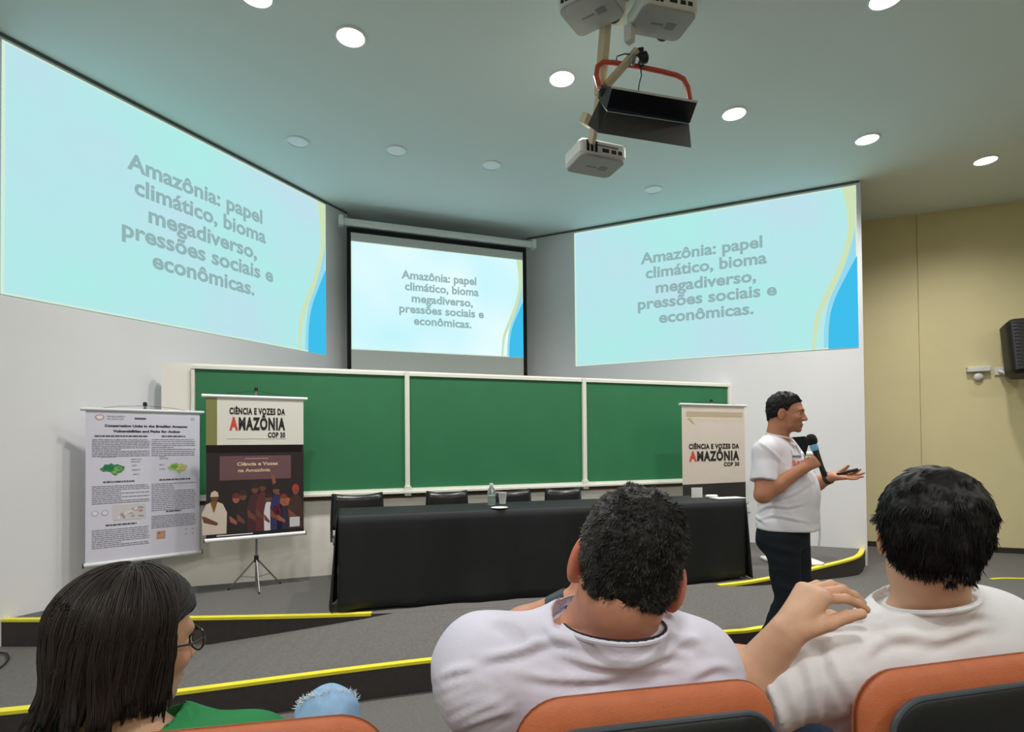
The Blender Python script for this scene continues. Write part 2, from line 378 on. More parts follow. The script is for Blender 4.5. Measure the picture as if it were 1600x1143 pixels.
# ================================================================== PROPS
def frame(p, x, z=(0, 0, 1)):                          # local x along x, local z up; y completes
    x = Vector(x).normalized(); z = Vector(z); y = z.cross(x).normalized(); z = x.cross(y)
    return Matrix(((x.x, y.x, z.x, p[0]), (x.y, y.y, z.y, p[1]), (x.z, y.z, z.z, p[2]), (0, 0, 0, 1)))
# ------------------------------------------------------------------ table under a black cloth
TA, TB = np.array([-1.165, 3.80]), np.array([1.885, 4.64]); TD = (TB-TA)/np.linalg.norm(TB-TA); TL = np.linalg.norm(TB-TA)
TM = frame((TA[0], TA[1], ZS), (TD[0], TD[1], 0)); TH = .635; TW = .52
t = thing('table', 'long folding table hidden under the black cloth on the stage', 'table', TM)
MB().box(.02, TL-.02, .02, TW-.02, TH-.035, TH-.008).build('tabletop', mat('table_board', (120, 96, 70), .6, noise=.1), t)
for x in (.12, TL/2-.1, TL/2+.1, TL-.12):
    for y in (.08, TW-.08): MB().tube([(x, y, 0), (x, y, TH-.035)], .014).build('leg', M_METAL(), t)
def tablecloth():
    nx, prof = 150, []                                 # profile across: front hem up, over, down the back
    prof = [(0, .02+.6*k/9) for k in range(9)]
    V = []; Fc = []
    def out(u, h):                                     # how far the drop stands out, h = 1 at the hem
        return .012+h*(.016+.014*math.sin(u*5.1+.6)+.008*math.sin(u*13+1)+.004*math.sin(u*29))
    rows = []
    nz = 12
    for j in range(nz+1):                              # front drop
        rows.append([(u, -out(u, 1-j/nz)-(.05*max(0, 1-abs(u-.95)/.25)*max(0, .35-j/nz)), (j/nz)*(TH)+(1-j/nz)*(.006+.02*max(0, math.sin(u*2.2+1.2))**3)) for u in np.linspace(0, TL, nx)])
    rows[-1] = [(a, -.008, TH-.002) for a, b_, c in rows[-1]]
    rows.append([(u, .004, TH+.004) for u in np.linspace(0, TL, nx)])
    for k in range(1, 4): rows.append([(u, TW*k/3, TH+.004+.001*math.sin(u*3+k)) for u in np.linspace(0, TL, nx)])
    rows.append([(u, TW+.012, TH-.01) for u in np.linspace(0, TL, nx)])
    rows.append([(u, TW+.03, .1) for u in np.linspace(0, TL, nx)])
    for r in rows: V += r
    for j in range(len(rows)-1):
        for i in range(nx-1): Fc.append((j*nx+i, j*nx+i+1, (j+1)*nx+i+1, (j+1)*nx+i))
    for end, sgn in ((0, -1), (nx-1, 1)):              # side drops
        ux = 0 if end == 0 else TL; base = len(V); m_ = 8
        for k in range(m_+1):
            y = TW*k/m_
            for j in range(7):
                h = 1-j/6; V.append((ux+sgn*(.008+h*(.03+.025*math.sin(y*14))), y-(.012+h*.03 if k == 0 else 0), .01+(TH-.006)*(j/6)))
        for k in range(m_):
            for j in range(6):
                a = base+k*7+j; f_ = (a, a+1, a+8, a+7); Fc.append(f_ if sgn > 0 else tuple(reversed(f_)))
        for k in range(m_):                            # close to the top
            a = base+k*7+6; V += []
    o = mesh('tablecloth', V, Fc, mat('black_satin_cloth', (27, 29, 33), .62, noise=.12, nscale=9, bump=.15, bscale=120, spec=.35), None, True)
    o.matrix_world = TM
    sd = o.modifiers.new('s', 'SOLIDIFY'); sd.thickness = .003
    return tag(o, 'black cloth draped to the floor over the long stage table', 'tablecloth')
tablecloth()
def on_table(X, Y, dy=None):
    p = atz(X, Y, ZS+TH+.008); return p
# bottle, cup, card, papers
p = on_table(768, 789); t = thing('water_bottle', 'small clear plastic water bottle with pale cap on the black table', 'bottle', p)
PET = mat('clear_plastic', (225, 235, 235), .12, trans=.85, spec=.6)
MB().lathe([(.02, 0), (.030, .004), (.031, .05), (.028, .056), (.031, .062), (.031, .10), (.024, .125), (.012, .142), (.012, .152)], n=20).build('bottle_body', PET, t, True)
MB().lathe([(.0145, .150), (.0145, .166), (.012, .168)], n=16).build('cap', M_WHITEP(), t, True)
p = on_table(781, 788); t = thing('paper_cup', 'white cup behind the water bottle on the black table', 'cup', (p[0]+.02, p[1]+.06, p[2]))
MB().lathe([(.024, 0), (.033, .085), (.035, .088), (.031, .088), (.022, .004)], n=20).build('cup_wall', M_WHITEP(), t, True)
p = on_table(774, 794); o = MB().lathe([(.03, 0), (.06, .006), (.062, .009), (.058, .009), (.03, .003)], n=24).build('saucer', M_WHITEP(), None, True); o.location = (p[0]+.03, p[1]-.0, p[2]); tag(o, 'small white saucer at the foot of the water bottle', 'saucer')
p = on_table(1089, 777); o = MB().box(-.05, .05, -.004, .004, 0, .085).build('name_card', M_WHITEP()); o.matrix_world = Matrix.Translation(p) @ Matrix.Rotation(.25, 4, 'Z'); tag(o, 'small upright white card on the right end of the table', 'card')
p = on_table(1112, 777); o = MB().rbox(0, 0, .10, .055, 0, .024, .022).build('computer_mouse', M_WHITEP(), None, True); o.location = p; tag(o, 'small white mouse beside the upright card on the table', 'mouse')
p = on_table(1140, 778); t = MB().box(-.15, .12, -.07, .07, 0, .006).build('paper_sheets', mat('paper', (196, 198, 198), .8, noise=.03)); t.matrix_world = Matrix.Translation(p) @ Matrix.Rotation(.27, 4, 'Z'); tag(t, 'thin stack of papers at the right end of the table', 'papers')
# ------------------------------------------------------------------ four black chairs behind the table
VIN = mat('black_vinyl', (30, 30, 33), .28, noise=.1, nscale=12, bump=.25, bscale=25)
CHF = mat('chair_steel', (60, 60, 64), .35, metal=.7)
def stage_chair(name, M, label, wide=.44):
    t = thing(name, label, 'chair', M, 'black chairs behind the stage table')
    w_ = wide
    MB().rbox(0, 0, w_, .42, .42, .47, .05).build('seat', VIN, t, True)
    n = 10; V = []; Fc = []
    for j in range(7):                                 # curved padded back with a dipping top edge
        for i in range(n+1):
            u = i/n*2-1; z = .52+.35*j/6+(.022*(u*u) if j == 6 else .01*u*u*j/6)
            wv = w_/2*(1-.05*j/6)
            V.append((u*wv, .20+.02*j/6-.035*(1-u*u)+.0, z))
    for j in range(6):
        for i in range(n): Fc.append((j*(n+1)+i, j*(n+1)+i+1, (j+1)*(n+1)+i+1, (j+1)*(n+1)+i))
    bk_ = mesh('backrest', V, Fc, VIN, t, True); md = bk_.modifiers.new('s', 'SOLIDIFY'); md.thickness = .03; md.offset = 0
    for sx in (-1, 1): MB().tube([(sx*w_/2, .17, .40), (sx*w_/2, .21, .60), (sx*(w_/2-.012), .225, .885)], .011).build('back_post', CHF, t, True)
    for z0, z1 in ((.68, .84), (.84, .68)): MB().tube([(-.13, .235, z0), (.13, .235, z1)], .004, 6).build('back_cord', CHF, t)
    for sx in (-1, 1):
        for y, dy in ((-.17, -.03), (.17, .04)): MB().tube([(sx*(w_/2-.03), y, .42), (sx*(w_/2-.01), y+dy, 0)], .011).build('leg', CHF, t, True)
    return t
for i, (X, Y, d, wd, lab) in enumerate(((572, 776, 4.66, .42, 'black padded chair behind the left end of the table'),
        (706, 771, 4.82, .36, 'plain black chair behind the table, second from the left'),
        (814, 770, 4.92, .37, 'shiny black chair just right of the water bottle'),
        (889, 768, 5.02, .34, 'black chair behind the table nearest the seated grey-haired man'))):
    q = atd(X, Y, d+.12)
    stage_chair('stage_chair', Matrix.Translation((q[0], q[1]-.2, ZS)) @ Matrix.Rotation(.30+(.04, -.1, .1, -.05)[i], 4, 'Z') @ Matrix.Diagonal((1, 1, .80, 1)), lab, wd)

# ------------------------------------------------------------------ printed banners on tripods
INK = lambda c: mat('ink_%d_%d_%d' % c, c, .6)
class Art:                                             # flat print in the banner's own plane, one mesh, one material per ink
    def __init__(s): s.b = MB(); s.m = []; s.z = .0012
    def idx(s, c):
        m_ = INK(c)
        if m_ not in s.m: s.m.append(m_)
        return s.m.index(m_)
    def poly(s, P, c, dz=0): s.b.add([(x, y, s.z+dz) for x, y in P], [tuple(range(len(P)))], s.idx(c))
    def rect(s, x0, x1, y0, y1, c, dz=0): s.poly([(x0, y0), (x1, y0), (x1, y1), (x0, y1)], c, dz)
    def oval(s, x, y, a, b_, c, dz=0, n=14): s.poly([(x+a*math.cos(2*math.pi*k/n), y+b_*math.sin(2*math.pi*k/n)) for k in range(n)], c, dz)
    def text(s, t, x0, x1, y, h, c, dz=.0006, bold=.03, gap=1):
        V, Fc = text_mesh(t, bold, gap); sx = (x1-x0)/(V[:, 0].max()-V[:, 0].min())
        s.b.add([(a, b_, s.z+dz) for a, b_ in zip((V[:, 0]-V[:, 0].min())*sx+x0, V[:, 1]*h/.73+y)], Fc, s.idx(c))
    def words(s, x0, x1, y, h, c, rnd, fill=1, dz=.0004):     # a line of print too small to read: word-long dashes
        x = x0; xe = x0+(x1-x0)*fill
        while x < xe-.004:
            L_ = min(rnd.uniform(.008, .035), xe-x); s.rect(x, x+L_, y, y+h, c, dz); x += L_+.004
    def build(s, name, parent):
        o = s.b.build(name, s.m, parent); o['kind'] = 'stuff'; return o
def banner(name, label, M, w_, h_, print_fn, base, top=None, hub=None, sheet=(228, 226, 236), bar=(232, 232, 236), group='printed banners on tripod stands', hang=0):
    """M: x along the sheet, y up, z towards the audience; y = 0 at the sheet's lower edge; base: floor height in this frame"""
    t = thing(name, label, 'banner', M, group)
    n = 14; V = []
    for j in range(n+1):
        for i in range(9): V.append((w_*i/8, h_*j/n, .004*math.sin(math.pi*i/8)*math.sin(j/n*math.pi*2)*0))
    sh = mesh('sheet', V, [(j*9+i, j*9+i+1, (j+1)*9+i+1, (j+1)*9+i) for j in range(n) for i in range(8)], mat('sheet_%d' % sheet[0], sheet, .55, noise=.02, nscale=4), t)
    md = sh.modifiers.new('s', 'SOLIDIFY'); md.thickness = .0012
    BARM = mat('bar_%d' % bar[0], bar, .35, noise=.02)
    MB().tube([(-.03, h_+.006, 0), (w_+.03, h_+.006, 0)], .013, 12).build('top_bar', BARM, t, True)
    MB().tube([(-.012, -.008, 0), (w_+.012, -.008, 0)], .016, 12).build('bottom_bar', BARM, t, True)
    for x in (-.016, w_+.012): MB().tube([(x, -.008, 0), (x+.006, -.008, 0)], .018, 10).build('end_knob', M_BLACK(), t, True)
    a = Art(); print_fn(a, w_, h_); a.build('print', t)
    cx = w_/2; tp = top if top else h_+.07; hb = hub if hub else base+.32
    MB().tube([(cx, base+.02, -.035), (cx, tp, -.035)], .009, 10).build('pole', M_METAL(), t, True)
    MB().lathe([(.008, -.012), (.014, -.008), (.014, .012), (.008, .018)], n=12).xf(Matrix.Translation((cx, tp, -.035)) @ Matrix.Rotation(-math.pi/2, 4, 'X')).build('knob', M_BLACK(), t, True)
    for sx in (-1, 1): MB().tube([(cx, tp-.01, -.035), (cx+sx*w_*.22, h_+.035, -.02), (cx+sx*w_*.42, h_+.012, 0)], .0015, 5).build('cord', M_BLACK(), t)
    MB().tube([(cx, hb-.03, -.035), (cx, hb+.02, -.035)], .017, 10).build('collar', M_BLACK(), t, True)
    for k in range(3):
        a_ = math.radians(90+120*k+hang); fx, fz = cx+.21*math.cos(a_), -.035+.17*math.sin(a_)
        lg = MB().tube([(cx, hb, -.035), (fx, base+.012, fz)], .006, 8).build('leg', M_METAL() if k != 0 else M_METAL(), t, True)
        MB().tube([(fx, base+.012, fz), (cx+.22*math.cos(a_), base, -.035+.178*math.sin(a_))], .008, 8).build('rubber_foot', M_BLACK(), lg)
        MB().tube([(cx, base+.09, -.035), (cx+.12*math.cos(a_), base+(hb-base)*.42, -.035+.1*math.sin(a_))], .003, 6).build('brace', M_METAL(), t, True)
    return t
def plane_from(XYtl, XYtr, XYbl, d, ang):
    """banner plane through the top-left pixel at depth d, direction ang; returns frame at lower-left, width, height"""
    q = atd(*XYtl, d); W_ = Wall((q[0], q[1]), ang)
    s1, z1 = W_.sz(*XYtr); s0, z0 = W_.sz(*XYbl); _, zt = W_.sz(*XYtl)
    return W_.M(0, z0), s1, (zt+z1)/2-z0
BLK = (26, 24, 24); RED = (206, 70, 58)
def title(a, w_, x0, x1, y, s):
    a.text('CIÊNCIA E VOZES DA', x0, x1, y+.120*s, .034*s, BLK, bold=.05, gap=1.12)
    V1 = x0+(x1-x0)*.15
    a.text('A', x0, V1, y+.037*s, .066*s, RED, bold=.055); a.text('MAZÔNIA', V1+.004, x1, y+.037*s, .066*s, BLK, bold=.05, gap=1.16)
    a.text('COP 30', x0+(x1-x0)*.68, x1, y-.006*s, .028*s, BLK, bold=.05, gap=1.12)
def print_amazonia(a, w_, h_):
    yb = h_*.66
    a.rect(0, w_*.105, yb, h_-.004, (128, 128, 74)); a.rect(0, w_, 0, yb, (34, 24, 26))
    title(a, w_, w_*.225, w_*.80, h_*.722, 1.42)
    a.rect(w_*.2, w_*.82, yb+.045, yb+.048, (170, 168, 164))
    a.rect(0, w_*.98, yb-.06, yb-.004, (44, 26, 30)); a.rect(w_*.13, w_*.86, yb*.62, yb*.88, (104, 72, 78), .0003)
    for (t_, x0, x1, y, h, c) in (('Ciência e Vozes', .30, .72, .775, .026, (222, 196, 164)), ('na Amazônia', .31, .64, .705, .026, (214, 184, 150))):
        a.text(t_, w_*x0, w_*x1, yb*y, h, c, .0008)
    a.rect(w_*.38, w_*.62, yb*.845, yb*.852, (190, 160, 150), .0006)
    rnd = random.Random(4)
    for (x, top, sw, shirt, skin, hat) in ((.56, .60, .07, (90, 40, 44), (96, 56, 44), (40, 26, 24)), (.36, .50, .06, (40, 30, 34), (110, 66, 50), (60, 34, 30)),
            (.70, .56, .06, (44, 44, 92), (120, 70, 54), (36, 28, 26)), (.29, .47, .065, (32, 28, 28), (150, 92, 72), (104, 38, 36)), (.48, .58, .075, (66, 34, 44), (112, 62, 50), (44, 34, 20)),
            (.62, .46, .045, (214, 208, 210), (104, 62, 48), (50, 30, 24)), (.78, .44, .07, (36, 36, 60), (150, 90, 68), (120, 52, 44)), (.91, .54, .08, (64, 40, 36), (128, 66, 52), (168, 52, 50)),
            (.08, .50, .115, (204, 190, 178), (104, 64, 44), (206, 184, 168))):
        X = w_*x; T = yb*top; r = w_*.036; dz = .0010+.0002*int(x*10)
        a.poly([(X-w_*sw, .035), (X-w_*sw*1.05, T*.55), (X-w_*sw*.7, T*.74), (X-r*.5, T*.80), (X+r*.5, T*.80), (X+w_*sw*.7, T*.74), (X+w_*sw*1.05, T*.55), (X+w_*sw, .035)], shirt, dz)
        a.poly([(X-w_*sw*1.05, T*.50), (X-w_*sw*.75, T*.48), (X+w_*sw*.3, T*.34), (X+w_*sw*.2, T*.28), (X-w_*sw*.9, T*.36)], skin, dz+.0001)
        a.oval(X, T*.88, r, r*1.25, skin, dz+.0001); a.poly([(X-r*1.15, T*.90), (X+r*1.15, T*.90), (X+r*.9, T*.99), (X, T*1.03), (X-r*.9, T*.99)], hat, dz+.0002)
    a.poly([(w_*.70, yb*.42), (w_*.74, yb*.44), (w_*.68, yb*.66), (w_*.645, yb*.70), (w_*.64, yb*.67)], (134, 78, 58), .0022)
    a.oval(w_*.70, yb*.24, w_*.05, yb*.09, (176, 48, 40), .0024); a.oval(w_*.80, yb*.36, w_*.06, yb*.05, (170, 92, 64), .0024)
    a.poly([(w_*.04, yb*.40), (w_*.075, yb*.28), (w_*.11, yb*.40)], (120, 84, 30), .0030)
    a.rect(0, w_, .0, .035, (14, 12, 12), .0030)
    a.rect(w_*.1, w_*.46, .018, .026, (220, 214, 208), .0034); a.rect(w_*.845, w_*.955, .05, .05+w_*.11, (196, 200, 206), .0034)
def print_research(a, w_, h_):
    rnd = random.Random(9); g = (128, 126, 138); dk = (50, 48, 56)
    a.oval(w_*.11, h_*.955, .028, .02, (196, 150, 156)); a.oval(w_*.11, h_*.955, .02, .013, (232, 228, 236), .0004); a.words(w_*.17, w_*.32, h_*.958, .010, (168, 166, 176), rnd); a.words(w_*.17, w_*.31, h_*.943, .006, (168, 166, 176), rnd)
    a.rect(w_*.40, w_*.50, h_*.945, h_*.957, (92, 90, 98)); a.oval(w_*.93, h_*.955, .016, .012, (176, 186, 196))
    a.text('Conservation Units in the Brazilian Amazon:', w_*.15, w_*.88, h_*.893, .017, dk, bold=.05); a.text('Vulnerabilities and Paths for Action', w_*.22, w_*.81, h_*.857, .017, dk, bold=.05)
    def para(x0, x1, y1, y0, n):
        for k in range(n):
            y = y1+(y0-y1)*k/(n-1); a.words(w_*x0, w_*x1, h_*y, .0052, g, rnd, rnd.choice((1, 1, 1, .97, .5)))
    def head(x0, x1, y): a.words(w_*x0, w_*x1, h_*y, .011, (84, 82, 92), rnd)
    head(.07, .52, .826); para(.05, .53, .805, .695, 11); head(.64, .86, .826); para(.55, .96, .805, .695, 9)
    head(.14, .40, .522); para(.05, .53, .497, .385, 10); head(.62, .91, .522); para(.55, .96, .497, .315, 15)
    head(.16, .42, .236); para(.05, .53, .210, .095, 10); head(.68, .82, .300); para(.55, .96, .275, .195, 8)
    def land(cx, cy, s, cols, dz=.0004):               # the outline of a country map, in patches of green
        out = [(-1, .0), (-.72, .22), (-.62, .52), (-.3, .48), (-.1, .66), (.12, .44), (.42, .52), (.66, .36), (.98, .22), (.96, -.12), (.7, -.5), (.42, -.56), (.3, -.86), (.04, -.7), (-.1, -.44), (-.44, -.28), (-.72, -.36)]
        a.poly([(cx+x*s, cy+y*s*.8) for x, y in out], cols[0], dz)
        for (x, y, r, c) in cols[1]: a.oval(cx+x*s, cy+y*s*.8, r*s, r*s*.7, c, dz+.0003)
    land(w_*.215, h_*.615, .075, ((58, 138, 86), ((-.3, .1, .42, (34, 122, 72)), (.45, -.05, .35, (122, 170, 92)), (.6, .0, .2, (178, 190, 140)), (.15, -.45, .2, (130, 176, 92)))))
    land(w_*.785, h_*.612, .068, ((164, 200, 112), ((-.3, .1, .35, (120, 176, 72)), (.25, .2, .2, (206, 214, 130)), (.6, -.1, .28, (222, 178, 150)), (.05, -.2, .2, (226, 206, 120)))))
    for (x0, x1, y) in ((.12, .24, .690), (.37, .46, .672), (.37, .46, .655), (.38, .43, .630), (.38, .45, .600), (.39, .44, .570), (.62, .68, .685), (.62, .70, .672), (.62, .66, .630), (.62, .67, .600)): a.words(w_*x0, w_*x1, h_*y, .006, (150, 148, 158), rnd)
    for x, c in ((.075, (176, 180, 196)), (.155, (170, 176, 214))):
        a.oval(w_*x, h_*.325, .021, .021, c); a.oval(w_*x, h_*.325, .015, .015, (228, 226, 236), .0004)
    a.rect(w_*.22, w_*.50, h_*.268, h_*.372, (206, 202, 206))
    for _ in range(16): a.oval(w_*rnd.uniform(.25, .47), h_*rnd.uniform(.285, .355), rnd.uniform(.008, .022), rnd.uniform(.005, .010), rnd.choice(((170, 160, 160), (226, 222, 224), (190, 140, 130), (160, 158, 164))), .0004+.0001*_)
    a.rect(w_*.595, w_*.675, h_*.118, h_*.172, (186, 150, 138)); a.oval(w_*.635, h_*.145, .016, .014, (216, 150, 96), .0004); a.oval(w_*.62, h_*.157, .008, .006, (140, 66, 70), .0006)
    for (x, y) in ((.87, .168), (.93, .168), (.87, .135), (.93, .135)): a.oval(w_*x, h_*y, .010, .006, (174, 172, 184))
def print_right(a, w_, h_):
    yd = h_*.21
    a.rect(0, w_, 0, yd, (40, 36, 36)); a.rect(0, w_, yd, yd+.004, (214, 206, 196), .0004)
    title(a, w_, w_*.10, w_*.90, h_*.39, 1.42)
    for k in range(9): a.rect(w_*.06, w_*.97, h_*.885+.006*k-.0, h_*.885+.0028+.006*k, (204, 186, 150))
    for k in range(12): a.poly([(w_*(.08+.075*k), h_*.87), (w_*(.12+.075*k), h_*.835), (w_*(.15+.075*k), h_*.87)], (214, 202, 180))
    a.poly([(w_*.08, h_*.87), (w_*.2, h_*.80), (w_*.13, h_*.87)], (168, 172, 120), .0004)
M2, w2, h2 = plane_from((322, 618), (474, 625), (322, 843), 4.24, 59)
banner('banner_stand', 'banner with white title panel above a dark group photo, standing before the chalkboard', M2, w2, h2, print_amazonia, ZS-M2[2][3], hub=ZS-M2[2][3]+.24, sheet=(222, 220, 212), bar=(240, 240, 244))
M1, w1, h1 = plane_from((134, 637), (312, 648), (131, 882), 3.98, 47)
banner('research_poster', 'lilac-white research poster with green maps and columns of print, leftmost on a hanging rail', M1, w1, h1, print_research, ZS-M1[2][3], top=h1+.055, hub=ZS-M1[2][3]+.3, sheet=(216, 214, 232), bar=(214, 218, 220))
M3, w3, h3 = plane_from((1065, 632), (1163, 635), (1068, 790), 5.55, 66)
banner('banner_stand', 'cream banner with black and red title behind the right end of the table', M3, w3, h3, print_right, ZS-M3[2][3], top=h3+.05, sheet=(210, 200, 190), bar=(206, 210, 206))

# ------------------------------------------------------------------ wall loudspeaker and sensor on the beige wall
SW = Wall((4.884, 6.79), math.degrees(math.atan2(4.116, -1.64)))
s_, z_ = SW.sz(1597, 550)
t = thing('wall_speaker', 'black loudspeaker on a bracket at the right edge of the beige wall', 'speaker', SW.M(s_-.09, z_, .30))
b = MB(); b.rbox(0, 0, .34, .30, -.31, .31, .09); b.xf(Matrix.Rotation(-math.pi/2, 4, 'X')); b.xf(Matrix.Rotation(math.radians(-12), 4, 'X')); b.build('cabinet', M_BLACK(), t, True)
g_ = MB()
for k in range(14): g_.box(-.13, .13, -.27+.04*k, -.255+.04*k, .148, .152)
g_.xf(Matrix.Rotation(math.radians(-12), 4, 'X')); g_.build('grille', mat('dark_grille', (40, 40, 42), .6), t)
MB().tube([(-.06, -.30, -.05), (-.10, -.24, -.18), (-.13, -.20, -.298)], .018, 10).build('bracket', M_WHITEP(), t, True)
MB().box(-.17, -.06, -.25, -.16, -.299, -.28).build('wall_plate', M_WHITEP(), t, bevel=.004)
s_, z_ = SW.sz(1527, 577)
t = thing('wall_sensor', 'small white box with a round sensor under it on the beige wall', 'sensor', SW.M(s_, z_, .002))
MB().box(-.11, .11, -.03, .03, 0, .06).build('housing', M_WHITEP(), t, bevel=.008)
MB().lathe([(.045, 0), (.045, .03), (.03, .045), (.01, .048)], n=20).xf(Matrix.Translation((0, -.085, 0))).build('sensor_dome', M_WHITEP(), t, True)

# ------------------------------------------------------------------ slim white stand behind the presenter, cable on the wall
q = atz(1262, 880, ZS); q2 = (q[0]-.12, q[1]+.06)
t = thing('pedestal_stand', 'slim white lectern stand mostly hidden behind the presenter', 'lectern', (q2[0], q2[1], ZS))
MB().rbox(0, 0, .44, .36, 0, .03, .03).build('base_plate', M_WHITEP(), t, True); MB().rbox(.08, 0, .09, .12, .03, .98, .02).build('column', M_WHITEP(), t, True)
MB().rbox(.02, 0, .34, .30, .98, 1.02, .03).build('top_board', M_WHITEP(), t, True)
c_ = [RW.at(X, Y, .012) for X, Y in ((1272, 735), (1273, 745), (1276, 760), (1280, 800), (1281, 835), (1279, 856))]
tag(MB().tube(c_, .006, 6).build('wall_cable', mat('grey_cable', (176, 176, 178), .5), None, True), 'thin grey cable running down the white wall behind the presenter', 'cable')
c_ = [atz(X, Y, ZT+.012) for X, Y in ((-14, 1040), (0, 1043), (8, 1036), (14, 1028), (10, 1020), (0, 1019), (-10, 1022))]
tag(MB().tube(c_, .006, 6).build('floor_cable', M_BLACK(), None, True), 'loop of black cable on the carpet at the left edge', 'cable')
q = RW.at(1166, 795, .003); t = MB().box(-.045, .045, -.03, .03, 0, .012).build('wall_outlet', M_WHITEP()); t.matrix_world = RW.M((q[:2]-RW.P)@RW.d, q[2], .003); tag(t, 'small white outlet low on the wall right of the table', 'outlet')

# ------------------------------------------------------------------ ceiling rig: projectors, mast and stage light
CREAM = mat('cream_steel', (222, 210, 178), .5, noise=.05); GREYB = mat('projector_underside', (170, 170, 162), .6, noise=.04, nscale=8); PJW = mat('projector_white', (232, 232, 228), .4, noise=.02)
def bar(p, q, wx, wy, m, name, parent):
    p, q = Vector(p), Vector(q); d = (q-p); L_ = d.length; M = frame(p, d.orthogonal(), d.normalized())
    o = MB().box(-wx/2, wx/2, -wy/2, wy/2, 0, L_).xf(M).build(name, m, parent, bevel=.003); return o
rig = thing('projector_mount', 'cream steel mast hanging from the ceiling with an angled arm', 'ceiling mount')
mt = atd(948, 40, 3.55); mt_top = (mt[0], mt[1], CEIL); lo_ = atd(937, 150, 3.60)
bar(mt_top, lo_, .06, .05, CREAM, 'mast', rig); lo2 = atd(924, 225, 3.72)
bar(lo_, lo2, .04, .04, CREAM, 'lower_tube', rig)
bar(atd(996, 78, 3.5), atd(948, 133, 3.58), .04, .04, CREAM, 'arm', rig); bar(atd(921, 180, 3.66), atd(915, 196, 3.68), .09, .05, CREAM, 'joint', rig)
bar(atd(984, 40, 3.45), atd(984, 66, 3.45), .05, .05, PJW, 'side_bracket', rig)
MB().box(mt[0]-.12, mt[0]+.12, mt[1]-.10, mt[1]+.10, CEIL-.012, CEIL).build('ceiling_plate', CREAM, rig)
def projector(label, c, yaw, w_=.34, d_=.27, h_=.10, tilt=0, roll=0):
    M = Matrix.Translation(Vector(c)) @ Matrix.Rotation(yaw, 4, 'Z') @ Matrix.Rotation(tilt, 4, 'X') @ Matrix.Rotation(roll, 4, 'Y')
    t = thing('ceiling_projector', label, 'projector', M, 'white projectors hung from the ceiling')
    MB().rbox(0, 0, w_, d_, .012, h_, .05).build('case', PJW, t, True)
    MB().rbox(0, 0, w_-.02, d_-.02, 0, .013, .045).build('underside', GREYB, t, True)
    for k in range(3): MB().box(-w_*.38+k*.03, -w_*.38+.02+k*.03, -d_/2-.002, -d_/2+.002, .028, h_-.02).build('vent', M_BLACK(), t)
    for (x, w2_) in ((-.02, .05), (.05, .035), (.10, .03)): MB().box(x, x+w2_, -d_/2-.002, -d_/2+.002, .035, .06).build('socket', M_BLACK(), t)
    MB().box(-.06, .10, -d_/2-.003, -d_/2+.001, .072, .08).build('label_strip', mat('label_grey', (120, 118, 112), .6), t)
    MB().box(.03, .09, -.02, .03, -.0015, .001).build('rating_plate', mat('plate_grey', (132, 132, 126), .6), t); MB().box(-.07, .01, .0, .012, -.0015, .001).build('rating_plate', mat('plate_grey', (132, 132, 126), .6), t)
    MB().lathe([(.04, 0), (.045, .02), (.04, .03)], n=20).xf(Matrix.Translation((w_*.22, d_/2-.005, h_/2)) @ Matrix.Rotation(-math.pi/2, 4, 'X')).build('lens', M_BLACK(), t, True)
    for sx in (-1, 1): MB().tube([(sx*.1, 0, h_), (sx*.03, 0, h_+.05), (0, 0, h_+.08)], .006, 6).build('mount_arm', M_METAL(), t, True)
    return t
c = atd(930, 261, 3.88); projector('white ceiling projector hanging lowest, below the black stage light', c, .36, w_=.36, d_=.27, h_=.12)
c = atd(925, 22, 3.40); projector('white ceiling projector cut by the top edge, left of the pair', c, -.62, w_=.34, d_=.30, h_=.11)
c = atd(1034, 38, 3.42); projector('white ceiling projector cut by the top edge, right of the pair', c, .25, w_=.37, d_=.26, h_=.11)
bar(lo2, atd(926, 240, 3.86), .03, .03, CREAM, 'lower_bracket', rig)
# stage light with barn doors and a red yoke
sl = thing('stage_light', 'black stage light with barn doors and a red tubular yoke under the projectors', 'stage light')
NAVY = mat('navy_black_metal', (20, 22, 34), .4, noise=.1); FLAP = mat('dark_grey_flap', (62, 60, 60), .6, noise=.08); REDP = mat('red_paint', (206, 84, 66), .4, noise=.06)
P_ = lambda x, y, d: atd(850+x/3.81, y/3.81, d)
MB().slab([P_(405, 525, 3.32), P_(372, 650, 3.46), P_(868, 730, 3.50), P_(910, 612, 3.36)], .004).build('barn_door', NAVY, sl)
MB().slab([P_(372, 668, 3.46), P_(322, 790, 3.30), P_(875, 878, 3.32), P_(862, 742, 3.50)], .004).build('barn_door', FLAP, sl)
MB().slab([P_(400, 512, 3.32), P_(400, 526, 3.325), P_(912, 613, 3.36), P_(914, 600, 3.355)], .006).build('rim', mat('pale_edge', (190, 186, 180), .5), sl)
MB().slab([P_(345, 505, 3.5), P_(322, 585, 3.5), P_(372, 655, 3.46), P_(408, 522, 3.34)], .004).build('side_flap', FLAP, sl)
MB().slab([P_(330, 600, 3.42), P_(262, 745, 3.36), P_(322, 790, 3.30), P_(372, 665, 3.46)], .004).build('side_flap', FLAP, sl)
a0, a1, a2, a3 = P_(385, 600, 3.50), P_(375, 660, 3.50), P_(865, 735, 3.54), P_(890, 640, 3.52)
off = np.array([.02, .14, .06]); b = MB(); b.hexa([a1, a2, a2+off, a1+off, a0, a3, a3+off, a0+off]); b.build('housing', NAVY, sl, bevel=.006)
yk = [P_(330, 520, 3.52), P_(310, 450, 3.52), P_(318, 395, 3.53), P_(350, 370, 3.53), P_(420, 374, 3.54), P_(560, 396, 3.56), P_(700, 425, 3.58), P_(790, 448, 3.60), P_(830, 470, 3.60), P_(856, 520, 3.60), P_(868, 590, 3.58)]
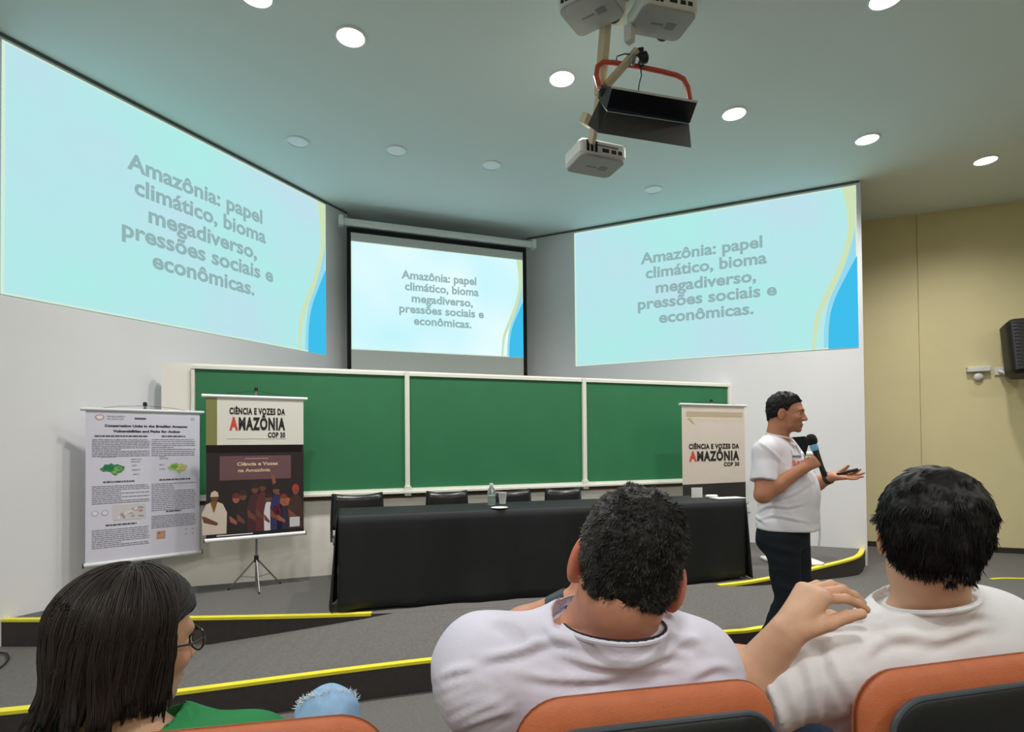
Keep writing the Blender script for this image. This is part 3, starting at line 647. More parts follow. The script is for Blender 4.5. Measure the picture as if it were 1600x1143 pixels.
MB().tube(yk, .0155, 12).build('yoke', REDP, sl, True)
MB().tube([P_(575, 285, 3.52), P_(578, 400, 3.56)], .02, 10).build('clamp', M_BLACK(), sl, True)
MB().lathe([(.02, -.03), (.035, -.02), (.035, .02), (.02, .03)], n=14).xf(Matrix.Translation(Vector(P_(590, 345, 3.5))) @ Matrix.Rotation(1.3, 4, 'Y')).build('clamp_wheel', M_BLACK(), sl, True)
MB().lathe([(.008, -.03), (.016, -.02), (.016, .02), (.008, .03)], n=14).xf(Matrix.Translation(Vector(P_(530, 357, 3.48))) @ Matrix.Rotation(1.0, 4, 'X')).build('clamp_knob', M_METAL(), sl, True)
MB().lathe([(.012, -.03), (.024, -.02), (.024, .02), (.012, .03)], n=14).xf(Matrix.Translation(Vector(P_(352, 550, 3.46))) @ Matrix.Rotation(1.3, 4, 'Y')).build('tilt_knob', M_BLACK(), sl, True)
MB().tube([P_(575, 400, 3.55), P_(580, 450, 3.57), P_(566, 500, 3.55), P_(562, 540, 3.5)], .004, 6).build('cable', M_BLACK(), sl, True)
MB().tube([P_(560, 330, 3.5), P_(480, 320, 3.5), P_(435, 335, 3.52), P_(430, 375, 3.55)], .004, 6).build('cable', M_BLACK(), sl, True)

# ================================================================== PEOPLE
# signed-distance bodies meshed by surface nets: one continuous surface per body
def N_(v): v = np.array(v, float); return v/np.linalg.norm(v)
def smax_(a, b, k):
    h = np.maximum(k-np.abs(a-b), 0)/k; return np.maximum(a, b)+h*h*k*.25
def smin_(a, b, k):
    h = np.maximum(k-np.abs(a-b), 0)/k; return np.minimum(a, b)-h*h*k*.25
class Prim:
    def __init__(s, fn, lo, hi, k, op): s.fn, s.lo, s.hi, s.k, s.op = fn, np.array(lo, float), np.array(hi, float), k, op
def cone(a, b, ra, rb, k=.02, squash=None, cut=None, cut0=None, op='+'):
    """tapered limb from a to b; squash=(axis, factor) flattens it; cut: flat end at b"""
    a, b = np.array(a, float), np.array(b, float); ba = b-a; L2 = ba@ba; u = ba/math.sqrt(L2)
    ax, fa = (N_(squash[0]), squash[1]) if squash else (None, 1)
    def fn(P):
        p = P-a
        if ax is not None: p = p+(p@ax)[..., None]*ax*(1/fa-1)
        h = np.clip(p@ba/L2, 0, 1)
        d = np.sqrt(((p-h[..., None]*ba)**2).sum(-1))-(ra+(rb-ra)*h)
        if ax is not None and fa < 1: d = d*(fa*.5+.5)
        if cut is not None: d = np.maximum(d, (P-b)@u-cut)
        if cut0 is not None: d = np.maximum(d, -(P-a)@u-cut0)
        return d
    R = max(ra, rb)*max(1, fa)+.01
    return Prim(fn, np.minimum(a, b)-R, np.maximum(a, b)+R, k, op)
def ell(c, r, R=None, k=.02, op='+'):
    c, r = np.array(c, float), np.array(r, float); R = np.eye(3) if R is None else np.array(R)
    def fn(P):
        q = (P-c)@R; k0 = np.sqrt(((q/r)**2).sum(-1)); k1 = np.sqrt(((q/(r*r))**2).sum(-1))
        return k0*(k0-1)/np.maximum(k1, 1e-6)
    e = np.abs(R)@r+.012
    return Prim(fn, c-e, c+e, k, op)
def field(prims, P):
    """exact field on scattered points"""
    D = np.full(len(P), 1.0)
    for p in prims:
        m = np.all((P > p.lo-p.k-.01) & (P < p.hi+p.k+.01), axis=1)
        if not m.any(): continue
        d = p.fn(P[m]); x = D[m]
        D[m] = smin_(x, d, p.k) if p.op == '+' else smax_(x, -d, p.k) if p.op == '-' else smax_(x, d, p.k)
    return D
def nets(prims, res, post=None):
    lo = np.min([p.lo for p in prims if p.op == '+'], 0)-.03; hi = np.max([p.hi for p in prims if p.op == '+'], 0)+.03
    n = np.ceil((hi-lo)/res).astype(int)+1
    ax = [lo[i]+res*np.arange(n[i]) for i in range(3)]; D = np.full(n, 1.0, np.float32)
    for p in prims:
        i0 = np.clip(((p.lo-p.k-.01-lo)/res).astype(int), 0, n-1); i1 = np.clip(((p.hi+p.k+.01-lo)/res).astype(int)+2, 1, n)
        if np.any(i1 <= i0): continue
        sl = tuple(slice(a, b) for a, b in zip(i0, i1))
        P = np.stack(np.meshgrid(*[ax[i][sl[i]] for i in range(3)], indexing='ij'), -1)
        d = p.fn(P); x = D[sl]
        D[sl] = smin_(x, d, p.k) if p.op == '+' else smax_(x, -d, p.k) if p.op == '-' else smax_(x, d, p.k)
    if post is not None:
        P = np.stack(np.meshgrid(*ax, indexing='ij'), -1); D = post(P, D)
    ins = D < 0
    c = np.zeros(np.array(n)-1, np.int8)
    for i in (0, 1):
        for j in (0, 1):
            for k in (0, 1): c += ins[i:n[0]-1+i, j:n[1]-1+j, k:n[2]-1+k]
    act = np.argwhere((c > 0) & (c < 8)); idx = np.full(c.shape, -1, np.int64); idx[tuple(act.T)] = np.arange(len(act))
    acc = np.zeros((len(act), 3)); cnt = np.zeros(len(act))
    for axd in range(3):
        o1, o2 = [a for a in range(3) if a != axd]
        for u in (0, 1):
            for v in (0, 1):
                off = np.zeros(3, int); off[o1] = u; off[o2] = v
                A = act+off; B = A.copy(); B[:, axd] += 1
                da, db = D[tuple(A.T)], D[tuple(B.T)]; m = (da < 0) != (db < 0)
                t = da[m]/(da[m]-db[m]); q = A[m].astype(float); q[:, axd] += t; acc[m] += q; cnt[m] += 1
    V = lo+res*acc/cnt[:, None]; Q = []
    for axd in range(3):
        o1, o2 = [(1, 2), (2, 0), (0, 1)][axd]
        sa = [slice(None)]*3; sb = [slice(None)]*3; sa[axd] = slice(0, n[axd]-1); sb[axd] = slice(1, n[axd])
        a, b = ins[tuple(sa)], ins[tuple(sb)]
        for flip, mm in ((False, a & ~b), (True, ~a & b)):
            e = np.argwhere(mm); e = e[(e[:, o1] > 0) & (e[:, o2] > 0)]
            if not len(e): continue
            def cell(u, v):
                f = e.copy(); f[:, o1] -= u; f[:, o2] -= v; return idx[tuple(f.T)]
            q = np.stack([cell(1, 1), cell(0, 1), cell(0, 0), cell(1, 0)], 1)
            Q.append(q[:, ::-1] if flip else q)
    Q = np.concatenate(Q); Q = Q[(Q >= 0).all(1)]
    return V, Q
def normals(V, Q):
    n = np.cross(V[Q[:, 2]]-V[Q[:, 0]], V[Q[:, 3]]-V[Q[:, 1]]); o = np.zeros_like(V)
    for k in range(4): np.add.at(o, Q[:, k], n)
    return o/np.maximum(np.linalg.norm(o, axis=1), 1e-12)[:, None]
def relax(V, Q, it=1, f=.5):
    for _ in range(it):
        a = np.zeros_like(V); c = np.zeros(len(V))
        for k in range(4):
            np.add.at(a, Q[:, k], V[Q[:, (k+1) % 4]]+V[Q[:, (k+3) % 4]]); np.add.at(c, Q[:, k], 2)
        V = V*(1-f)+f*a/np.maximum(c, 1)[:, None]
    return V
def vnoise(P, seed=0):                                 # smooth value noise, about -1..1
    i = np.floor(P).astype(np.int64); f = P-i; f = f*f*(3-2*f); r = 0
    for a in (0, 1):
        for b in (0, 1):
            for c in (0, 1):
                h = (i[..., 0]+a)*374761393+(i[..., 1]+b)*668265263+(i[..., 2]+c)*2147483647+seed*974634777
                h = (h ^ (h >> 13))*1274126177; h = (h ^ (h >> 16)) & 0xffff
                r = r+(h/32767.5-1)*(f[..., 0] if a else 1-f[..., 0])*(f[..., 1] if b else 1-f[..., 1])*(f[..., 2] if c else 1-f[..., 2])
    return r
def folds(V, A, seed, amp):
    """cloth folds: ridged noise stretched by the matrix A"""
    q = V@np.array(A).T; q = q+.35*np.stack([vnoise(q*.7, seed+5), vnoise(q*.7, seed+6), vnoise(q*.7, seed+7)], -1)
    n = vnoise(q, seed); return amp*((1-np.abs(n)*2.2)*.7+.3*vnoise(q*2.1, seed+1))
def strands(name, roots, dirs, m, parent, length=.03, width=.0007, seg=4, gravity=(0, 0, 0), curl=0, seed=0, tint=None, path=None):
    n = len(roots); P = np.zeros((n, seg+1, 3)); P[:, 0] = roots; d = dirs.copy(); rg = np.random.default_rng(seed)
    L = length*rg.uniform(.7, 1.1, n)[:, None] if np.isscalar(length) else length[:, None]
    g = np.array(gravity)
    if path is None:
        for k in range(seg):
            d = d+g+curl*rg.normal(0, 1, (n, 3)); d /= np.linalg.norm(d, axis=1)[:, None]; P[:, k+1] = P[:, k]+d*L/seg
    else: P = path; seg = P.shape[1]-1
    T = np.gradient(P, axis=1); T /= np.maximum(np.linalg.norm(T, axis=2), 1e-9)[..., None]
    a = np.cross(T, np.array([.31, .52, .8])); a /= np.maximum(np.linalg.norm(a, axis=2), 1e-9)[..., None]; b = np.cross(T, a)
    wdt = width*np.linspace(1, 1, seg+1)[None, :, None]*np.ones((n, 1, 1)); wdt[:, -1] *= .25
    V = np.zeros((n, seg+1, 3, 3))
    for k in range(3):
        q = 2*math.pi*k/3; V[:, :, k] = P+(a*math.cos(q)+b*math.sin(q))*wdt
    V = V.reshape(-1, 3); base = (np.arange(n)*(seg+1)*3)[:, None, None]; j = (np.arange(seg)*3)[None, :, None]; k = np.arange(3)[None, None, :]
    q = np.stack(np.broadcast_arrays(base+j+k, base+j+(k+1) % 3, base+j+3+(k+1) % 3, base+j+3+k), -1).reshape(-1, 4)
    tt = None
    if tint is not None: tt = np.repeat(np.c_[tint, np.ones(n)], (seg+1)*3, axis=0)
    return V, q, tt
SKIN_N = {}
def skin_mat(name, rgb): return mat(name, rgb, .5, noise=.06, nscale=45, bump=.12, bscale=420, sss=.12, spec=.35, attr=True)
def lin(c): return np.array(srgb(c)[:3])
class Head:
    """local frame x right, y forward, z up, origin between the ears; R columns are those axes in the world"""
    def __init__(s, c, R, sc=1): s.c, s.R, s.sc = np.array(c, float), np.array(R, float), sc
    def w(s, p): return s.c+s.R@(np.array(p, float)*s.sc)
    def l(s, P): return (P-s.c)@s.R/s.sc
    def E(s, c, r, Rl=None, k=.012, op='+'):
        return ell(s.w(c), np.array(r)*s.sc, s.R if Rl is None else s.R@Rl, k, op)
    def C(s, a, b, ra, rb, k=.012, **kw): return cone(s.w(a), s.w(b), ra*s.sc, rb*s.sc, k, **kw)
    def prims(s, ear=1.0, jaw=1.0, flare=.35):
        rx = lambda a: np.array([[1, 0, 0], [0, math.cos(a), -math.sin(a)], [0, math.sin(a), math.cos(a)]])
        rz = lambda a: np.array([[math.cos(a), -math.sin(a), 0], [math.sin(a), math.cos(a), 0], [0, 0, 1]])
        ry = lambda a: np.array([[math.cos(a), 0, math.sin(a)], [0, 1, 0], [-math.sin(a), 0, math.cos(a)]])
        P = [s.E((0, -.012, .038), (.074, .096, .084)), s.E((0, .035, -.02), (.063*jaw, .062, .085), k=.03), s.E((0, -.045, -.02), (.060, .055, .06), k=.03),
             s.E((0, .040, -.075), (.050*jaw, .050, .036), k=.025), s.E((0, .080, -.100), (.020, .016, .016), k=.02),
             s.E((0, .083, .022), (.046, .016, .012), k=.015)]
        for x in (-1, 1):
            P += [s.E((x*.040, .066, -.028), (.022, .022, .018), k=.02), s.E((x*.033, .102, -.002), (.017, .018, .011), k=.012, op='-')]
        P += [s.C((0, .093, .006), (0, .113, -.032), .008, .012, k=.012), s.E((.012, .104, -.036), (.008, .011, .008), k=.008), s.E((-.012, .104, -.036), (.008, .011, .008), k=.008),
              s.E((0, .093, -.066), (.023, .011, .006), k=.006), s.E((0, .091, -.077), (.020, .011, .007), k=.006), s.E((0, .100, -.0715), (.024, .010, .0018), k=.003, op='-')]
        for x in (-1, 1):
            Re = rz(x*flare)@rx(-.18)
            P += [s.E((x*.078, -.010, -.008), (.0085*ear, .021*ear, .034*ear), Re, k=.006), s.E((x*.074, -.006, -.036), (.007, .010, .012), Re, k=.008),
                  s.E((x*.088, .002, -.004), (.0075*ear, .012*ear, .020*ear), Re, k=.006, op='-')]
        return P
def face_bits(h, parent, iris=(50, 32, 22), brow=(36, 26, 22), brow_w=1):
    EW = mat('eye_white', (226, 220, 214), .2); EI = mat('iris_brown', iris, .15)
    for x in (-1, 1):
        b = MB(); n = 12
        c = h.w((x*.031, .0755, -.001)); r = .0125*h.sc; f = h.R@np.array([0, 1, 0])
        V = []; mi = []
        M = Matrix.Translation(Vector(c)) @ Matrix(np.c_[np.r_[h.R, [[0, 0, 0]]], [0, 0, 0, 1]].tolist()) @ Matrix.Rotation(-math.pi/2, 4, 'X')
        e = MB(); prof = [(r*math.sin(t), r*math.cos(t)) for t in np.linspace(.02, math.pi-.02, 12)]
        e.lathe(prof, n=14); e.xf(M)
        o = e.build('eye', [EW, EI], parent, True)
        o.data.polygons.foreach_set('material_index', [1 if ((np.array(p.center)-c)@f) > r*.80 else 0 for p in o.data.polygons])
        V = []
        pts = [h.w((x*u, .0965-.35*(u-.03)**2*6-.0*u, .018+.004*math.sin((u-.012)*70))) for u in np.linspace(.012, .048, 7)]
        MB().tube(pts, [.0022, .0036, .004, .004, .0036, .003, .0014], 6).build('eyebrow', mat('brow_hair', brow, .8), parent, True)
def rot(yaw=0, pitch=0, roll=0):
    """yaw turns left seen from above (0 faces +y), pitch nods down, roll tips towards the right shoulder"""
    return np.array((Matrix.Rotation(yaw, 3, 'Z') @ Matrix.Rotation(-pitch, 3, 'X') @ Matrix.Rotation(roll, 3, 'Y')))
def hand(w, d, n, s, curl=(.3, .5, .4), spread=.08, thumb=(.6, .3), sc=1, k=.006, curls=None):
    """w wrist, d along the fingers, n the palm's normal (fingers close towards it), s the thumb side"""
    w = np.array(w, float); d = N_(d); s = N_(np.array(s)-d*(np.array(s)@d)); n0 = np.cross(d, s); n = n0 if n0@np.array(n) > 0 else -n0
    P = []
    for (so, ro) in ((.024, .016), (.008, .017), (-.009, .0165), (-.024, .0145)):
        P.append(cone(w+(s*so*.45+d*.008)*sc, w+(d*.084+s*so*1.08)*sc, .0175*sc, ro*sc*.82, .012))
    P[0:0] = [cone(w-d*.01*sc, w+d*.03*sc, .024*sc, .024*sc, .015, squash=(n, .72))]
    for i, (so, L, r) in enumerate(((.027, .95, .0088), (.009, 1.05, .0092), (-.010, 1.0, .0088), (-.027, .80, .0078))):
        p = w+(d*(.086 if i in (1, 2) else .081)+s*so)*sc; a = 0; cl = curls[i] if curls else curl; fan = spread*(1.5-i)
        for j, l in enumerate((.044, .027, .021)):
            a += cl[j]; dd = N_(d*math.cos(a)+n*math.sin(a)+s*fan*(1 if j == 0 else .4)); q = p+dd*l*L*sc
            P.append(cone(p, q, r*sc*(1-.08*j), r*sc*(.92-.08*j), .004)); p = q
    t0 = w+(d*.020+s*.022+n*.006)*sc; a, b = thumb
    d1 = N_(s*math.cos(a)*.8+d*math.sin(a)+n*b); d2 = N_(d1*.6+d*.6+n*b*1.0); d3 = N_(d2+n*b*.6)
    q1 = t0+d1*.040*sc; q2 = q1+d2*.032*sc; q3 = q2+d3*.024*sc
    P += [cone(t0, q1, .0155*sc, .0125*sc, .010), cone(q1, q2, .0118*sc, .0105*sc, .005), cone(q2, q3, .0105*sc, .0085*sc, .004)]
    return P
def torso_prims(J, g=0.0, belly=.0, fat=1.0, hips=True, low=None):
    """pelvis to shoulders; g inflates (clothing). J: dict of joints"""
    x = N_(J['shR']-J['shL']); up = N_(J['neck']-J['pel']); x = N_(x-up*(x@up)); y = np.cross(up, x); R = np.c_[x, y, up]
    pel, neck = J['pel'], J['neck']; mid = pel+(neck-pel)*.42; ch = pel+(neck-pel)*.70+y*.01
    sw = np.linalg.norm(J['shR']-J['shL'])/2
    P = [ell(pel, (.165*fat+g, .115*fat+g, .12+g), R, .05), ell(mid+y*belly*.5, (.150*fat+g, .105*fat+belly*.6+g, .17+g), R, .06),
         ell(ch, (sw*.92+g, .112*fat+g, .155+g), R, .06), ell(pel+(neck-pel)*.86-y*.02, (sw*.85+g, .085*fat+g, .085+g), R, .05)]
    for sd in ('shL', 'shR'):
        P += [cone(neck+(J[sd]-neck)*.25, J[sd]+up*.005, .044+g, .056+g, .05)]
    return P, R
def limb(J, s, ru=(.050, .042), rf=(.042, .028), k=.02):
    return [cone(J['sh'+s], J['el'+s], ru[0], ru[1], k), cone(J['el'+s], (J['el'+s]*.65+J['wr'+s]*.35), rf[0], rf[0]*.98, k), cone((J['el'+s]*.65+J['wr'+s]*.35), J['wr'+s], rf[0]*.98, rf[1], k)]
def sock(p): return p
def leg_prims(J, s, g=0):
    P = [cone(J['hip'+s], J['kn'+s], .088+g, .060+g, .03), cone(J['kn'+s], J['an'+s], .058+g, .038+g, .02)]
    return P
def shoe(J, s, parent, m, hd, L=.26, sole=(225, 222, 216)):
    a = J['an'+s]; hd = N_((hd[0], hd[1], 0)); base = np.array([a[0], a[1], J['floor']]); x = np.array([hd[1], -hd[0], 0]); R = np.c_[x, hd, [0, 0, 1]]
    pr = [ell(base+hd*.02+np.array([0, 0, .045]), (.042, .085, .045), R, .03), ell(base+hd*.13+np.array([0, 0, .032]), (.047, .085, .032), R, .03), cone(a, base+np.array([0, 0, .05]), .045, .046, .03),
          Prim(lambda P, z=J['floor']+.012: z-P[..., 2], (-99, -99, -99), (99, 99, 99), .004, 'x')]
    V, Q = nets(pr, .006); o = fastmesh('shoe', V, Q, m, parent)
    b = MB(); b.rbox(0, .07, .088, L, 0, .02, .042); M = Matrix.Translation(Vector(base)) @ Matrix.Rotation(math.atan2(-hd[0], hd[1]), 4, 'Z'); b.xf(M); b.build('sole', mat('sole_%d' % sole[0], sole, .6), o, True)
def hair_region(h, back=-.075, front=.082, side=.0, edge=0):
    """height of the hairline along the head, in the head's own frame"""
    ys = [-.13, -.07, -.045, -.025, -.005, .012, .03, .045, .07, .10, .13]; zs = [back, back, back+.01, back+.045, .028, .012, .022, .052, .07, front, front+.01]
    return lambda q: np.interp(q[..., 1], ys, zs)+side*np.abs(q[..., 0])
def hair_cap(h, thick, line, lump=.003, seed=1, res=.004, extra=None, flat=None):
    pr = [h.E((0, -.014, .040), (.074+thick, .096+thick, .084+thick*1.1), k=.03), h.E((0, -.047, -.02), (.060+thick*.8, .055+thick*.8, .065+thick*.5), k=.03)]
    if extra: pr += extra
    def f(P):
        q = h.l(P); return (line(q)-q[..., 2])*.8*h.sc
    pr.append(Prim(f, (-99,)*3, (99,)*3, .010, 'x'))
    V, Q = nets(pr, res)
    n = normals(V, Q); V = V+n*(lump*(vnoise(V*55, seed)+.6*vnoise(V*120, seed+3)))[:, None]
    return V, Q, normals(V, Q)
def sample(V, Q, n, num, rg, ok=None):
    t = rg.integers(0, len(Q), num*3 if ok is not None else num); a, b = rg.random(len(t))[:, None], rg.random(len(t))[:, None]
    P = (V[Q[t, 0]]*(1-a)+V[Q[t, 1]]*a)*(1-b)+(V[Q[t, 3]]*(1-a)+V[Q[t, 2]]*a)*b; nn = n[Q[t, 0]]
    if ok is not None:
        m = ok(P); P, nn = P[m][:num], nn[m][:num]
    return P, nn
def short_hair(h, parent, colours, line, thick=.010, num=9000, length=.022, curl=.25, crown=(0, -.06, .10), seed=3, width=.0008, up=.45, lump=.003, greyside=None, down=0, extra=None):
    V, Q, n = hair_cap(h, thick, line, lump, seed, extra=extra)
    rg = np.random.default_rng(seed); P, nn = sample(V, Q, n, num, rg)
    cr = h.w(crown); t = P-cr; t = t-nn*(t*nn).sum(1)[:, None]; t /= np.linalg.norm(t, axis=1)[:, None]
    cl = vnoise(P*70, seed+9); swirl = np.cross(nn, t)
    d = nn*up+t+swirl*(cl*curl*1.6)[:, None]+np.stack([vnoise(P*60, seed+11), vnoise(P*60, seed+12), vnoise(P*60, seed+13)], -1)*curl+np.array([0, 0, -down]); d /= np.linalg.norm(d, axis=1)[:, None]
    c0, c1 = lin(colours[0]), lin(colours[1]); q = h.l(P)
    g = np.clip(rg.normal(.08, .14, len(P)), 0, 1)
    if greyside is not None: g = np.clip(g+greyside(q)*rg.uniform(.2, 1, len(P)), 0, 1)
    tint = c0*(1-g[:, None])+c1*g[:, None]
    SV, SQ, tt = strands('x', P-nn*.003, d, None, None, length, width, 4, curl=curl*.25, seed=seed, tint=tint, gravity=(0, 0, -.05-down*.2))
    gc = greyside(h.l(V))*.35 if greyside is not None else np.zeros(len(V))
    ct = np.c_[(c0*.8)*(1-gc[:, None])+c1*gc[:, None]*.6, np.ones(len(V))]
    m = mat('hair_strands', (30, 26, 24), .5, attr=True, spec=.28)
    o = fastmesh('hair', np.r_[V, SV], np.r_[Q, SQ+len(V)], m, parent, tint=np.r_[ct, tt])
    return o
def body_tint(V, base, spots=()):
    c = np.tile(lin(base), (len(V), 1))
    for (p, r, rgb, a) in spots:
        w = np.clip(1-np.linalg.norm((V-np.array(p))/np.array(r), axis=1), 0, 1)**.7*a; c = c*(1-w[:, None])+lin(rgb)*w[:, None]
    return np.c_[c, np.ones(len(V))]
def A3(*v): return np.array(v, float)

# ------------------------------------------------------------------ auditorium chairs
ORANGE = mat('orange_upholstery', (192, 106, 66), .55, noise=.08, nscale=25, bump=.25, bscale=350)
SHELL = mat('black_shell', (14, 16, 20), .5, noise=.12, nscale=30, bump=.1, bscale=200); RIM = mat('grey_rim', (70, 76, 84), .4)
def rr_outline(w_, h_, r, n=9, taper=0):
    P = []
    for (sx, sz, a0) in ((1, 1, 0), (-1, 1, 90), (-1, -1, 180), (1, -1, 270)):
        for i in range(n+1):
            a = math.radians(a0+90*i/n); x = sx*(w_/2-r)+r*math.cos(a); z = sz*(h_/2-r)+r*math.sin(a)
            P.append((x*(1-taper*(.5-z/h_)), z))
    return np.array(P)
def pad(name, w_, h_, r, t0, t1, curv, m, parent, cz, cy, p=5, taper=0):
    """rounded pad standing in xz, bulging t0 backwards and t1 forwards, bent round the sitter"""
    O = rr_outline(w_, h_, r, taper=taper); k = len(O); T = [0.02, .35, .6, .78, .88, .94, .975, .993, 1]; V = []; Fc = []
    for sgn, th in ((-1, t0), (1, t1)):
        for t in T:
            e = (1-t**p)**(1/2.2)
            for x, z in O: V.append((x*t, cy+sgn*th*e+curv*(x*t)**2, cz+z*t))
    m_ = len(T)
    for side in (0, 1):
        b0 = side*m_*k
        for j in range(m_-1):
            for i in range(k):
                f_ = (b0+j*k+i, b0+j*k+(i+1) % k, b0+(j+1)*k+(i+1) % k, b0+(j+1)*k+i); Fc.append(f_ if side == 0 else tuple(reversed(f_)))
        c = tuple(range(b0, b0+k)); Fc.append(tuple(reversed(c)) if side == 0 else c)
    for i in range(k):
        a, b = (m_-1)*k, (2*m_-1)*k; Fc.append((a+i, a+(i+1) % k, b+(i+1) % k, b+i))
    return mesh(name, V, Fc, m, parent, True)
def seat_row_chair(X, Y, yaw, label):
    t = thing('auditorium_chair', label, 'chair', Matrix.Translation((X, Y, .12)) @ Matrix.Rotation(yaw, 4, 'Z'), 'orange auditorium chairs in the front row')
    H_ = .962
    pad('backrest_cushion', .425, .50, .075, .030, .030, .35, ORANGE, t, H_-.25, .035, taper=.03)
    sh = pad('back_shell', .372, .50, .060, .014, .012, .35, SHELL, t, H_-.032-.25, -.004, p=9, taper=.03)
    O = rr_outline(.372, .50, .060, taper=.03); pts = [(x, -.006+.35*x*x, H_-.032-.25+z) for x, z in O]; pts.append(pts[0])
    MB().tube(pts, .0048, 8, cap=False).build('shell_rim', RIM, t, True)
    for (sx, sz) in ((-1, 1), (1, 1)):
        MB().lathe([(.007, -.002), (.007, .002), (.004, .003)], n=12).xf(Matrix.Translation((sx*.10, -.020+.35*.01, H_-.032-.13)) @ Matrix.Rotation(math.pi/2, 4, 'X')).build('screw', M_METAL(), sh, True)
    o = pad('seat_cushion', .44, .42, .07, .045, .035, .0, ORANGE, t, 0, 0); o.matrix_local = Matrix.Translation((0, .30, .40)) @ Matrix.Rotation(-math.pi/2, 4, 'X')
    o = pad('seat_pan', .42, .40, .06, .02, .02, 0, SHELL, t, 0, 0); o.matrix_local = Matrix.Translation((0, .30, .352)) @ Matrix.Rotation(-math.pi/2, 4, 'X')
    MB().box(-.15, .15, -.02, .12, .30, .50).build('hinge_block', SHELL, t, bevel=.01)
    for sx in (-1, 1):
        lg = MB().hexa([(sx*.17-.02, .0, 0), (sx*.17+.02, .0, 0), (sx*.17+.02, .12, 0), (sx*.17-.02, .12, 0), (sx*.17-.02, .02, .36), (sx*.17+.02, .02, .36), (sx*.17+.02, .10, .36), (sx*.17-.02, .10, .36)]).build('leg', SHELL, t, bevel=.004)
        MB().box(sx*.17-.035, sx*.17+.035, -.04, .18, 0, .012).build('foot_plate', M_METAL(), lg)
    return t
seat_row_chair(-.375, .72, .19, 'orange and black auditorium chair under the woman in green')
seat_row_chair(.215, .825, .20, 'orange and black auditorium chair behind the grey-haired man')
seat_row_chair(.765, .925, .24, 'orange and black auditorium chair of the dark-haired man at the right edge')
# ------------------------------------------------------------------ clothing and people
def cloth_mat(name, rgb, **kw): return mat(name, rgb, .8, noise=.03, nscale=12, bump=.18, bscale=500, spec=.2, **kw)
DENIM = lambda n, c: mat(n, c, .85, noise=.16, nscale=40, bump=.3, bscale=500, spec=.15)
def garment(name, prims, res, m, parent, wr=None, relaxn=1):
    V, Q = nets(prims, res); V = relax(V, Q, relaxn, .4)
    if wr is not None:
        n = normals(V, Q); V = V+n*wr(V)[:, None]
    return fastmesh(name, V, Q, m, parent)
def cut(fn, k=.008): return Prim(fn, (-99,)*3, (99,)*3, k, 'x')
def person(label, J, head, skin, spots, fat=1, belly=0, res=.0055, hands=(), ru=(.050, .042), rf=(.042, .029), neck_r=(.056, .062), ear=1, root=None, flare=.35, jaw=1):
    t = thing('person', label, 'person', Matrix.Translation(Vector(root)))
    inv = Matrix.Translation(-Vector(root))
    P, R = torso_prims(J, -.010, belly, fat)
    P += [cone(head.w((0, -.030, -.055)), J['neck'], neck_r[0], neck_r[1], .03)]
    for s in 'LR': P += limb(J, s, ru, rf)+leg_prims(J, s, -.006)
    for hp in hands: P += hp
    P += head.prims(ear=ear, flare=flare, jaw=jaw)
    V, Q = nets(P, res); V = relax(V, Q, 1, .3)
    # pull the vertices back onto the exact surface
    for _ in range(2):
        d = field(P, V); n = normals(V, Q); V = V-n*np.clip(d, -res*.6, res*.6)[:, None]
    o = fastmesh('body', V, Q, skin[0], t, tint=body_tint(V, skin[1], spots)); return t, o, R
def settle(t):
    """children were built in world space: keep them there under the root"""
    inv = t.matrix_world.inverted()
    for c in list(COL.objects):
        if c.parent == t and c.matrix_parent_inverse == Matrix.Identity(4): c.matrix_parent_inverse = Matrix.Translation(-t.location)
def creases(V, lines, ox, oy, sc, w, amp):
    """raised folds along hand-placed lines on the side of the cloth that faces the seats behind"""
    q = V-ORG; yc = _c*q[:, 1]+_s*q[:, 2]; uu = q[:, 0]/yc*FPX; vv = -(-_s*q[:, 1]+_c*q[:, 2])/yc*FPX
    X = 800+_cr*uu-_sr*vv; Y = 571.5+CYS+_sr*uu+_cr*vv; out = np.zeros(len(V)); px = yc/FPX
    for ln in lines:
        a_ = 1.0
        if not isinstance(ln[0], tuple): a_, ln = ln[0], ln[1]
        L = np.array(curve_pts([(x/sc+ox, y/sc+oy) for x, y in ln], 6)); best = np.full(len(V), 1e9); sg = np.zeros(len(V)); tt = np.zeros(len(V)); m = len(L)-1
        for k in range(m):
            a, b = L[k], L[k+1]; ab = b-a; t = np.clip(((X-a[0])*ab[0]+(Y-a[1])*ab[1])/(ab@ab), 0, 1)
            dx, dy = X-a[0]-t*ab[0], Y-a[1]-t*ab[1]; d = np.hypot(dx, dy); c = d < best
            best = np.where(c, d, best); sg = np.where(c, np.sign(ab[0]*dy-ab[1]*dx), sg); tt = np.where(c, (k+t)/m, tt)
        s = best*px*sg; fade = np.sin(np.clip(tt, .02, .98)*math.pi)**.6
        out += a_*amp*fade*(np.exp(-(s/w)**2)-.75*np.exp(-((s-1.7*w)/w)**2)*(np.abs(s) < .2))*(best*px < 5*w)
    return out
